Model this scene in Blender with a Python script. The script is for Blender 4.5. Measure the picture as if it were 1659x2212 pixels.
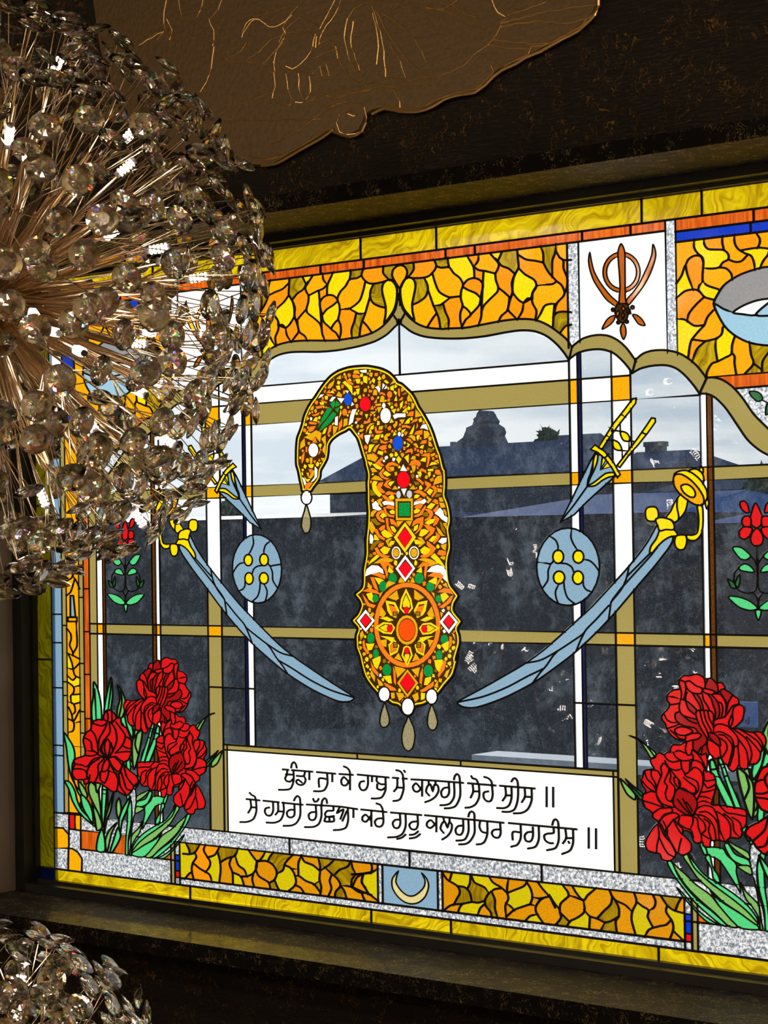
import bpy, math, random
import numpy as np
from mathutils import Vector, Matrix, geometry
for o in list(bpy.data.objects): bpy.data.objects.remove(o, do_unlink=True)
SC = bpy.context.scene; COL = SC.collection
random.seed(7); rng = np.random.default_rng(7)
# ------------------------------------------------------------ camera
W, H, F = 1659.0, 2212.0, 4400.0
YAW, PIT, ROL = 0.6772253976, 0.0172971011, -0.0147711504
CZ = 3.0                                   # eye height above the hall floor (upper landing)
def cam_axes():
    cy, sy, cp, sp = math.cos(YAW), math.sin(YAW), math.cos(PIT), math.sin(PIT)
    fw = np.array([-sy*cp, cy*cp, sp]); r0 = np.array([cy, sy, 0.0]); u0 = np.cross(r0, fw)
    c, s = math.cos(ROL), math.sin(ROL)
    return c*r0+s*u0, -s*r0+c*u0, fw
R_, U_, F_ = cam_axes()
CAM = np.array([0.0, -3.2, CZ])
cd = bpy.data.cameras.new('camera'); cam = bpy.data.objects.new('camera', cd); COL.objects.link(cam)
cd.sensor_fit = 'HORIZONTAL'; cd.sensor_width = 36.0; cd.lens = F/W*36.0; cd.clip_start = .05; cd.clip_end = 500
m = Matrix(((R_[0], U_[0], -F_[0], CAM[0]), (R_[1], U_[1], -F_[1], CAM[1]), (R_[2], U_[2], -F_[2], CAM[2]), (0, 0, 0, 1)))
cam.matrix_world = m; SC.camera = cam
def ray(px, py):
    d = (px-W/2)/F*R_-(py-H/2)/F*U_+F_
    return d
# ------------------------------------------------------------ light
SC.view_settings.view_transform = 'Standard'; SC.view_settings.look = 'None'
SC.view_settings.gamma = 1.0; SC.view_settings.use_curve_mapping = False
SC.view_settings.exposure = 0.0
SUN_PX, SUN_E = (418, 690), 5.1
SKY_LOW, SKY_HIGH, SKY_S = (.86, .87, .86), (.42, .52, .64), 1.0
LED_E = 40.0
FILL_W = 80.0
cy = SC.cycles
cy.use_denoising = True; cy.max_bounces = 14; cy.diffuse_bounces = 3; cy.glossy_bounces = 4; cy.transmission_bounces = 12
cy.transparent_max_bounces = 12; cy.caustics_reflective = False; cy.caustics_refractive = False
cy.sample_clamp_indirect = 6.0; cy.blur_glossy = 0.5
w = bpy.data.worlds.new('sky'); SC.world = w; w.use_nodes = True
def sky_nodes():
    nt = w.node_tree; N = nt.nodes; L = nt.links; N.clear()
    tc = N.new('ShaderNodeTexCoord'); sx = N.new('ShaderNodeSeparateXYZ'); L.new(tc.outputs['Generated'], sx.inputs[0])
    rp = N.new('ShaderNodeValToRGB'); L.new(sx.outputs['Z'], rp.inputs[0])
    rp.color_ramp.elements[0].position = 0.0; rp.color_ramp.elements[0].color = (*SKY_LOW, 1)
    rp.color_ramp.elements[1].position = .35; rp.color_ramp.elements[1].color = (*SKY_HIGH, 1)
    mp = N.new('ShaderNodeMapping'); mp.inputs['Scale'].default_value = (1, 1, 5.5); L.new(tc.outputs['Generated'], mp.inputs[0])
    nz = N.new('ShaderNodeTexNoise'); nz.inputs['Scale'].default_value = 9; nz.inputs['Detail'].default_value = 6; nz.inputs['Roughness'].default_value = .55
    L.new(mp.outputs[0], nz.inputs['Vector'])
    cr = N.new('ShaderNodeValToRGB'); L.new(nz.outputs['Fac'], cr.inputs[0])
    cr.color_ramp.elements[0].position = .40; cr.color_ramp.elements[0].color = (.70, .77, .84, 1)
    cr.color_ramp.elements[1].position = .62; cr.color_ramp.elements[1].color = (1.10, 1.08, 1.05, 1)
    mx = N.new('ShaderNodeMix'); mx.data_type = 'RGBA'; mx.blend_type = 'MULTIPLY'; mx.inputs[0].default_value = 1.0
    L.new(rp.outputs[0], mx.inputs[6]); L.new(cr.outputs[0], mx.inputs[7])
    nv = N.new('ShaderNodeVectorMath'); nv.operation = 'NORMALIZE'; L.new(tc.outputs['Generated'], nv.inputs[0])
    dp = N.new('ShaderNodeVectorMath'); dp.operation = 'DOT_PRODUCT'; L.new(nv.outputs[0], dp.inputs[0]); sdir = Vector(ray(*SUN_PX)).normalized(); dp.inputs[1].default_value = sdir
    def lobe(deg, power, strength, col):        # the sun's disc and the bright haze round it
        mr = N.new('ShaderNodeMapRange'); mr.inputs[1].default_value = math.cos(math.radians(deg)); mr.inputs[2].default_value = 1.0; L.new(dp.outputs['Value'], mr.inputs[0])
        pw = N.new('ShaderNodeMath'); pw.operation = 'POWER'; pw.inputs[1].default_value = power; L.new(mr.outputs[0], pw.inputs[0])
        sc = N.new('ShaderNodeVectorMath'); sc.operation = 'SCALE'; sc.inputs[0].default_value = tuple(c*strength for c in col); L.new(pw.outputs[0], sc.inputs['Scale']); return sc.outputs[0]
    src = mx.outputs[2]
    for a in ((.42, .35, 60.0, (1, .92, .8)), (2.6, 1.5, 2.0, (1, .95, .86)), (14, 2.0, .30, (1, .97, .92))):
        ad = N.new('ShaderNodeVectorMath'); ad.operation = 'ADD'; L.new(src, ad.inputs[0]); L.new(lobe(*a), ad.inputs[1]); src = ad.outputs[0]
    bg = N.new('ShaderNodeBackground'); bg.inputs[1].default_value = SKY_S; L.new(src, bg.inputs[0])
    ou = N.new('ShaderNodeOutputWorld'); L.new(bg.outputs[0], ou.inputs[0])
sky_nodes()
def at_y(px, py, y):                        # world point seen at a pixel on the vertical plane y
    d = ray(px, py); return CAM+d*((y-CAM[1])/d[1])
def at_z(px, py, z):
    d = ray(px, py); return CAM+d*((z-CAM[2])/d[2])
def at_d(px, py, t): return CAM+ray(px, py)*t
sd = bpy.data.lights.new('sun', 'SUN'); sun = bpy.data.objects.new('sun', sd); COL.objects.link(sun)
sd.energy = SUN_E; sd.angle = math.radians(1.2); sd.color = (1.0, .93, .82)
sun.rotation_euler = Vector(ray(*SUN_PX)).to_track_quat('Z', 'Y').to_euler(); sun.location = (-30, 40, 12)
for k_, (x_, y_) in enumerate(((-4.6, -3.4), (-.4, -2.2), (-2.4, -5.2), (.9, -5.4), (-5.6, -6.0))):    # unseen warm fill lamps added behind and beside the viewer, brightening room and crystals
    ld = bpy.data.lights.new('fill_lamp', 'POINT'); ld.energy = FILL_W; ld.color = (1.0, .80, .58); ld.shadow_soft_size = .09
    lo = bpy.data.objects.new('fill_lamp', ld); COL.objects.link(lo); lo.location = (x_, y_, CZ+1.35)
# ------------------------------------------------------------ materials
def mat(name):
    m = bpy.data.materials.new(name); m.use_nodes = True; m.node_tree.nodes.clear(); return m, m.node_tree.nodes, m.node_tree.links
def out(N, L, s): o = N.new('ShaderNodeOutputMaterial'); L.new(s, o.inputs[0]); return o
def coords(N, L, scale=(1, 1, 1), rnd=True):
    tc = N.new('ShaderNodeTexCoord'); mp = N.new('ShaderNodeMapping'); mp.inputs['Scale'].default_value = scale
    L.new(tc.outputs['Object'], mp.inputs[0])
    if rnd:
        oi = N.new('ShaderNodeObjectInfo'); ml = N.new('ShaderNodeMath'); ml.operation = 'MULTIPLY'; ml.inputs[1].default_value = 37.0
        L.new(oi.outputs['Random'], ml.inputs[0]); cx = N.new('ShaderNodeCombineXYZ'); L.new(ml.outputs[0], cx.inputs[0]); L.new(ml.outputs[0], cx.inputs[2])
        L.new(cx.outputs[0], mp.inputs['Location'])
    return mp.outputs[0]
def mixc(N, L, a, b, f):
    mx = N.new('ShaderNodeMix'); mx.data_type = 'RGBA'
    for i, v in ((6, a), (7, b)):
        if isinstance(v, tuple): mx.inputs[i].default_value = (*v, 1)
        else: L.new(v, mx.inputs[i])
    if isinstance(f, float): mx.inputs[0].default_value = f
    else: L.new(f, mx.inputs[0])
    return mx.outputs[2]
def ramp(N, L, src, p0, p1, c0=(0, 0, 0), c1=(1, 1, 1)):
    r = N.new('ShaderNodeValToRGB'); L.new(src, r.inputs[0])
    r.color_ramp.elements[0].position = p0; r.color_ramp.elements[1].position = p1
    r.color_ramp.elements[0].color = (*c0, 1); r.color_ramp.elements[1].color = (*c1, 1); return r.outputs[0]
def shmix(N, L, a, b, f):
    s = N.new('ShaderNodeMixShader'); L.new(a, s.inputs[1]); L.new(b, s.inputs[2])
    if isinstance(f, float): s.inputs[0].default_value = f
    else: L.new(f, s.inputs[0])
    return s.outputs[0]
def noise(N, L, vec, scale, detail=3.0, rough=.5, dist=0.0):
    n = N.new('ShaderNodeTexNoise'); n.inputs['Scale'].default_value = scale; n.inputs['Detail'].default_value = detail
    n.inputs['Roughness'].default_value = rough; n.inputs['Distortion'].default_value = dist; L.new(vec, n.inputs['Vector']); return n.outputs['Fac']
def bump(N, L, h, st, dist=.002):
    b = N.new('ShaderNodeBump'); b.inputs['Strength'].default_value = st; b.inputs['Distance'].default_value = dist; L.new(h, b.inputs['Height']); return b.outputs[0]
def gloss(N, L, base, rough, amount=.9, normal=None):   # a clear, smooth face over a pane
    fr = N.new('ShaderNodeFresnel'); fr.inputs[0].default_value = 1.45
    ml = N.new('ShaderNodeMath'); ml.operation = 'MULTIPLY'; ml.inputs[1].default_value = amount; L.new(fr.outputs[0], ml.inputs[0])
    g = N.new('ShaderNodeBsdfGlossy'); g.inputs['Roughness'].default_value = rough; g.inputs[0].default_value = (1, 1, 1, 1)
    if normal is not None: L.new(normal, g.inputs['Normal'])
    return shmix(N, L, base, g.outputs[0], ml.outputs[0])
def stained(name, col, dark=None, see=.12, kind='grain', rough=.12):
    """coloured pane: mostly diffusing, a little clear transmission of its own colour"""
    m, N, L = mat(name); dark = dark or tuple(c*.8 for c in col)
    if kind == 'streak':
        v0_ = coords(N, L, (1, 1, 1)); vr = N.new('ShaderNodeVectorRotate'); vr.rotation_type = 'Y_AXIS'; L.new(v0_, vr.inputs['Vector'])
        oi = N.new('ShaderNodeObjectInfo'); an = N.new('ShaderNodeMath'); an.operation = 'MULTIPLY'; an.inputs[1].default_value = 2.6; L.new(oi.outputs['Random'], an.inputs[0]); L.new(an.outputs[0], vr.inputs['Angle'])
        nb = N.new('ShaderNodeTexNoise'); nb.inputs['Scale'].default_value = 7; nb.inputs['Detail'].default_value = 3; L.new(vr.outputs[0], nb.inputs['Vector'])
        va = N.new('ShaderNodeVectorMath'); va.operation = 'MULTIPLY_ADD'; va.inputs[1].default_value = (.22, .22, .22); L.new(nb.outputs['Color'], va.inputs[0]); L.new(vr.outputs[0], va.inputs[2])
        sc_ = N.new('ShaderNodeMapping'); sc_.inputs['Scale'].default_value = (10, 1, 70); L.new(va.outputs[0], sc_.inputs[0])
        f = ramp(N, L, noise(N, L, sc_.outputs[0], 1.6, 4, .6), .36, .62); f2 = noise(N, L, v0_, 9, 3, .5)
        c = mixc(N, L, dark, col, f); c = mixc(N, L, c, dark, ramp(N, L, f2, .45, .8, (0, 0, 0), (.7, .7, .7)))
    elif kind == 'strip':
        v = coords(N, L, (60, 1, 6)); f = noise(N, L, v, 2.0, 3); c = mixc(N, L, dark, col, ramp(N, L, f, .35, .62))
    else:
        v = coords(N, L); f = noise(N, L, v, 260, 2); c = mixc(N, L, dark, col, ramp(N, L, f, .32, .62))
        oi = N.new('ShaderNodeObjectInfo'); c = mixc(N, L, c, dark, ramp(N, L, oi.outputs['Random'], .0, 1.0, (0, 0, 0), (.38, .38, .38)))
    t = N.new('ShaderNodeBsdfTranslucent'); L.new(c, t.inputs[0])
    p = N.new('ShaderNodeBsdfTransparent'); L.new(c, p.inputs[0])
    s = shmix(N, L, t.outputs[0], p.outputs[0], see)
    out(N, L, gloss(N, L, s, rough, .6)); return m
def hexc(r, g, b):
    f = lambda x: ((x/255+.055)/1.055)**2.4 if x > 10 else x/255/12.92
    return (f(r), f(g), f(b))
def clear_glass(name='clear_glass'):
    m, N, L = mat(name); v = coords(N, L, (1, 1, 1), False)
    p = N.new('ShaderNodeBsdfTransparent'); p.inputs[0].default_value = (.90, .94, .97, 1)
    t = N.new('ShaderNodeBsdfTranslucent'); t.inputs[0].default_value = (.66, .80, 1, 1)
    big = ramp(N, L, noise(N, L, v, 11, 9, .8, .2), .49, .74); wipe = ramp(N, L, noise(N, L, coords(N, L, (60, 1, 38), False), 1.1, 6, .75, 1.6), .52, .8)
    spk = ramp(N, L, noise(N, L, v, 620, 1, .5), .66, .72)
    a = N.new('ShaderNodeMath'); a.operation = 'MULTIPLY_ADD'; a.inputs[1].default_value = DUST_BIG; a.inputs[2].default_value = DUST_BASE; L.new(big, a.inputs[0])
    b = N.new('ShaderNodeMath'); b.operation = 'MULTIPLY_ADD'; b.inputs[1].default_value = DUST_WIPE; L.new(wipe, b.inputs[0]); L.new(a.outputs[0], b.inputs[2])
    c = N.new('ShaderNodeMath'); c.operation = 'MULTIPLY_ADD'; c.inputs[1].default_value = .26; L.new(spk, c.inputs[0]); L.new(b.outputs[0], c.inputs[2])
    s = shmix(N, L, p.outputs[0], t.outputs[0], c.outputs[0])
    out(N, L, gloss(N, L, s, .012, 1.0)); return m
def chip_glass():
    m, N, L = mat('glue_chip_glass'); v = coords(N, L); h = noise(N, L, v, 170, 3, .6, .6); f = ramp(N, L, h, .40, .62)
    t = N.new('ShaderNodeBsdfTranslucent'); L.new(mixc(N, L, (.16, .19, .24), (.95, .97, 1.0), f), t.inputs[0])
    p = N.new('ShaderNodeBsdfTransparent'); p.inputs[0].default_value = (.8, .86, .92, 1)
    n = bump(N, L, h, .9, .003)
    s = shmix(N, L, t.outputs[0], p.outputs[0], .22); out(N, L, gloss(N, L, s, .15, 1.0, n)); return m
def paint(name, col, rough=.5, metal=0.0, bscale=None, bst=.3, spec=.5, var=None):
    m, N, L = mat(name); b = N.new('ShaderNodeBsdfPrincipled'); b.inputs['Roughness'].default_value = rough; b.inputs['Metallic'].default_value = metal
    b.inputs['Specular IOR Level'].default_value = spec; b.inputs['Base Color'].default_value = (*col, 1)
    if bscale:
        v = coords(N, L, (1, 1, 1), False); h = noise(N, L, v, bscale, 5, .6); L.new(bump(N, L, h, bst, .004), b.inputs['Normal'])
        if var: L.new(mixc(N, L, col, var, ramp(N, L, h, .4, .65)), b.inputs['Base Color'])
    out(N, L, b.outputs[0]); return m
def flecked(name, col, gold, amount=.5, rough=.45, scale=1.0, gm=.9, bd=.008, tw=.022):
    """dark crinkled finish with fine gold threads lying in it"""
    m, N, L = mat(name); v = coords(N, L, (scale, scale, scale), False)
    n0 = N.new('ShaderNodeTexNoise'); n0.inputs['Scale'].default_value = 9; n0.inputs['Detail'].default_value = 3; L.new(v, n0.inputs['Vector'])
    vm = N.new('ShaderNodeVectorMath'); vm.operation = 'MULTIPLY_ADD'; vm.inputs[1].default_value = (.35, .35, .35); L.new(n0.outputs['Color'], vm.inputs[0]); L.new(v, vm.inputs[2])
    a = noise(N, L, vm.outputs[0], 26, 2, .5)
    ab = N.new('ShaderNodeMath'); ab.operation = 'SUBTRACT'; ab.inputs[1].default_value = .5; L.new(a, ab.inputs[0])
    ab2 = N.new('ShaderNodeMath'); ab2.operation = 'ABSOLUTE'; L.new(ab.outputs[0], ab2.inputs[0])
    th = ramp(N, L, ab2.outputs[0], .0, tw, (1, 1, 1), (0, 0, 0))
    msk = ramp(N, L, noise(N, L, v, 14, 3, .6), .46, .56); mm = N.new('ShaderNodeMath'); mm.operation = 'MULTIPLY'; L.new(th, mm.inputs[0]); L.new(msk, mm.inputs[1])
    m2 = N.new('ShaderNodeMath'); m2.operation = 'MULTIPLY'; m2.inputs[1].default_value = amount; L.new(mm.outputs[0], m2.inputs[0])
    cr = noise(N, L, coords(N, L, (14*scale, 14*scale, 60*scale), False), 3, 6, .65, .8)
    b = N.new('ShaderNodeBsdfPrincipled'); L.new(mixc(N, L, col, gold, m2.outputs[0]), b.inputs['Base Color'])
    mg = N.new('ShaderNodeMath'); mg.operation = 'MULTIPLY'; mg.inputs[1].default_value = gm; L.new(m2.outputs[0], mg.inputs[0]); L.new(mg.outputs[0], b.inputs['Metallic'])
    b.inputs['Roughness'].default_value = rough; b.inputs['Specular IOR Level'].default_value = .22
    hs = N.new('ShaderNodeMath'); hs.operation = 'ADD'; L.new(mm.outputs[0], hs.inputs[0]); L.new(cr, hs.inputs[1])
    L.new(bump(N, L, hs.outputs[0], .9, bd), b.inputs['Normal']); out(N, L, b.outputs[0]); return m
def emit(name, col, st):
    m, N, L = mat(name); e = N.new('ShaderNodeEmission'); e.inputs[0].default_value = (*col, 1); e.inputs[1].default_value = st; out(N, L, e.outputs[0]); return m
def crystal():
    m, N, L = mat('cut_crystal'); fac = []
    for c, ior in (((.72, .12, .10), 1.48), ((.14, .72, .12), 1.51), ((.14, .13, .66), 1.545)):   # dispersion: each colour bends its own way
        r = N.new('ShaderNodeBsdfRefraction'); r.inputs[0].default_value = (*c, 1); r.inputs['IOR'].default_value = ior; r.inputs['Roughness'].default_value = .04; fac.append(r.outputs[0])
    a1 = N.new('ShaderNodeAddShader'); L.new(fac[0], a1.inputs[0]); L.new(fac[1], a1.inputs[1])
    a2 = N.new('ShaderNodeAddShader'); L.new(a1.outputs[0], a2.inputs[0]); L.new(fac[2], a2.inputs[1])
    fr = N.new('ShaderNodeFresnel'); fr.inputs[0].default_value = 1.85
    g = N.new('ShaderNodeBsdfGlossy'); g.inputs['Roughness'].default_value = .07; g.inputs[0].default_value = (1, .97, .92, 1)
    out(N, L, shmix(N, L, a2.outputs[0], g.outputs[0], fr.outputs[0])); return m
DUST_BASE, DUST_BIG, DUST_WIPE = .012, .11, .04
LEAD = paint('dark_lead', (.012, .010, .008), .7, .0, 300, .2, .2)
GM = {
 'CL': clear_glass(), 'SV': chip_glass(),
 'W': stained('white_opal_glass', (.97, .98, .97), (.92, .94, .94), .05),
 'Y': stained('yellow_glass', hexc(240, 220, 10), hexc(225, 190, 5)), 'A': stained('amber_glass', hexc(240, 175, 10), hexc(225, 150, 5)),
 'O': stained('orange_glass', hexc(242, 155, 15), hexc(230, 130, 10)), 'D': stained('shaded_amber_glass', hexc(215, 150, 10), hexc(200, 125, 8)),  # D: amber with the bottom band's dimmer light put into its colour
 'YD': stained('shaded_yellow_glass', hexc(212, 195, 15), hexc(190, 172, 8)), 'TD': stained('shaded_streaky_glass', hexc(170, 138, 10), hexc(120, 92, 5), .12, 'streak'),  # yellow and olive copies, shaded in colour for the dimmer bottom band
 'T': stained('olive_streaky_glass', hexc(190, 160, 10), hexc(120, 95, 5), .12, 'streak'),
 'BY': stained('golden_streaky_glass', hexc(215, 190, 10), hexc(150, 120, 5), .025, 'streak'),
 'OL': stained('olive_opal_glass', hexc(152, 138, 78), hexc(146, 132, 72), .03), 'BR': stained('rust_striped_glass', hexc(220, 105, 25), hexc(165, 60, 10), .1, 'strip'),
 'BRD': stained('brown_strip_glass', hexc(110, 62, 15), hexc(70, 35, 8), .15), 'BL': stained('blue_glass', hexc(15, 60, 200), hexc(10, 45, 170), .1),
 'DBL': stained('navy_glass', hexc(20, 30, 90), hexc(12, 18, 50), .2), 'BS': stained('pale_blue_glass', hexc(125, 160, 190), hexc(115, 150, 180), .08),
 'R': stained('red_glass', hexc(212, 25, 28), hexc(192, 16, 20), .06), 'R2': stained('deep_red_glass', hexc(158, 15, 18), hexc(140, 10, 14), .06),
 'G1': stained('mint_green_glass', hexc(85, 205, 130), hexc(70, 185, 112), .06), 'G2': stained('moss_green_glass', hexc(125, 180, 98), hexc(105, 160, 80), .06),
 'GD': stained('bottle_green_glass', hexc(40, 110, 60), hexc(25, 80, 40), .1), 'ST': stained('steel_blue_glass', hexc(130, 162, 186), hexc(118, 150, 175), .04),
 'GR': stained('grey_opal_glass', hexc(140, 140, 142), hexc(130, 130, 134), .04), 'BW': stained('sky_blue_glass', hexc(150, 190, 212), hexc(138, 180, 204), .05),
 'YS': stained('lemon_glass', hexc(238, 215, 10), hexc(225, 198, 5), .06), 'KH': stained('copper_orange_glass', hexc(185, 95, 24), hexc(165, 78, 14), .12),
 'CR': stained('cream_glass', hexc(215, 200, 140), hexc(200, 185, 125), .05), 'DR': stained('champagne_glass', hexc(190, 180, 130), hexc(150, 140, 110), .35),
 'e': stained('rim_yellow_glass', hexc(232, 212, 25), hexc(215, 190, 15), .06), 'y': stained('leaf_yellow_glass', hexc(235, 212, 15), hexc(220, 192, 10), .06),
 'o': stained('fire_orange_glass', hexc(245, 130, 30), hexc(235, 108, 20), .06), 'a': stained('honey_glass', hexc(225, 170, 20), hexc(205, 145, 10), .06),
 't': stained('umber_glass', hexc(150, 115, 15), hexc(120, 88, 8), .06), 'w': None, 'r': stained('ruby_glass', hexc(235, 15, 30), hexc(220, 10, 25), .06),
 'g': stained('emerald_glass', hexc(15, 150, 65), hexc(8, 120, 48), .08), 'b': stained('sapphire_glass', hexc(20, 80, 205), hexc(15, 66, 185), .06),
 's': stained('silver_glass', hexc(190, 198, 205), hexc(175, 182, 190), .06), 'q': stained('carnelian_glass', hexc(240, 85, 15), hexc(225, 65, 10), .06)}
UMB = stained('glow_tinted_filling', hexc(66, 38, 8), hexc(48, 26, 5), .02)  # brown glow of the surrounding glass put into the colour of dark lead
GM['w'] = GM['W']; GM['PB'] = GM['k'] = LEAD
# ------------------------------------------------------------ structure
DARKW = flecked('dark_flecked_plaster', (.015, .011, .008), (.50, .27, .07), .6, .5, 1.2, .9, .008, .022)
SILLM = flecked('dark_crinkled_sill', (.012, .0105, .009), (.80, .58, .26), 1.0, .42, 2.4, .9, .03, .02)
SMOOTHW = paint('dark_brown_paint', (.020, .015, .012), .6, 0, 40, .2, .4)
CREAM = paint('cream_paint', (.72, .62, .50), .7); BEIGE = paint('taupe_paint', (.27, .215, .165), .7, 0, 60, .12)
BLACKF = paint('black_frame', (.010, .010, .009), .38)
ZS, ZT = CZ-.784, CZ+.655                    # sill top, soffit
XL_, XR_ = -3.652, -1.402                    # reveal faces
def _s(name, boxes, mt):
    v, f = [], []
    for b in boxes:
        x0, x1, y0, y1, z0, z1 = b; n = len(v)
        v += [(x, y, z) for x in (x0, x1) for y in (y0, y1) for z in (z0, z1)]
        f += [tuple(i+n for i in q) for q in ((0, 1, 3, 2), (4, 6, 7, 5), (0, 4, 5, 1), (2, 3, 7, 6), (0, 2, 6, 4), (1, 5, 7, 3))]
    me = bpy.data.meshes.new(name); me.from_pydata(v, [], f); me.update(); me.materials.append(mt)
    o = bpy.data.objects.new(name, me); COL.objects.link(o); o['kind'] = 'structure'; return o
RX0, RX1, RY0, WY = -7.0, 3.0, -7.0, -.15
CEIL = CZ+1.75
_s('wall_back', [(RX0, XL_-.02, WY, .10, 0, CEIL), (XR_+.02, RX1, WY, .10, 0, CEIL), (XL_-.02, XR_+.02, WY, .10, ZT+.03, CEIL), (XL_-.02, XR_+.02, WY, .10, 0, ZS-.035)], DARKW)
_s('wall_left', [(RX0-.2, RX0, RY0, .10, 0, CEIL)], SMOOTHW); _s('wall_right', [(RX1, RX1+.2, RY0, .10, 0, CEIL)], CREAM)
_s('wall_front', [(RX0-.2, RX1+.2, RY0-.2, RY0, 0, CEIL)], CREAM)
_s('floor', [(RX0-.2, RX1+.2, RY0-.2, .10, -.2, 0)], paint('dark_floor', (.10, .08, .065), .4))
_s('ceiling', [(RX0-.2, RX1+.2, RY0-.2, .10, CEIL, CEIL+.2)], SMOOTHW)
_s('trim_1', [(-4.3, -.7, -.27, -.0005, ZS-.035, ZS)], SILLM)                 # sill board
_s('trim_2', [(-4.3, -.7, -.25, -.0005, ZT, ZT+.032)], SILLM)                 # head board
_s('trim_3', [(XL_-.02, XL_, WY-.004, .10, ZS, ZT)], BEIGE); _s('trim_4', [(XR_, XR_+.02, WY-.004, .10, ZS, ZT)], BEIGE)
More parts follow.
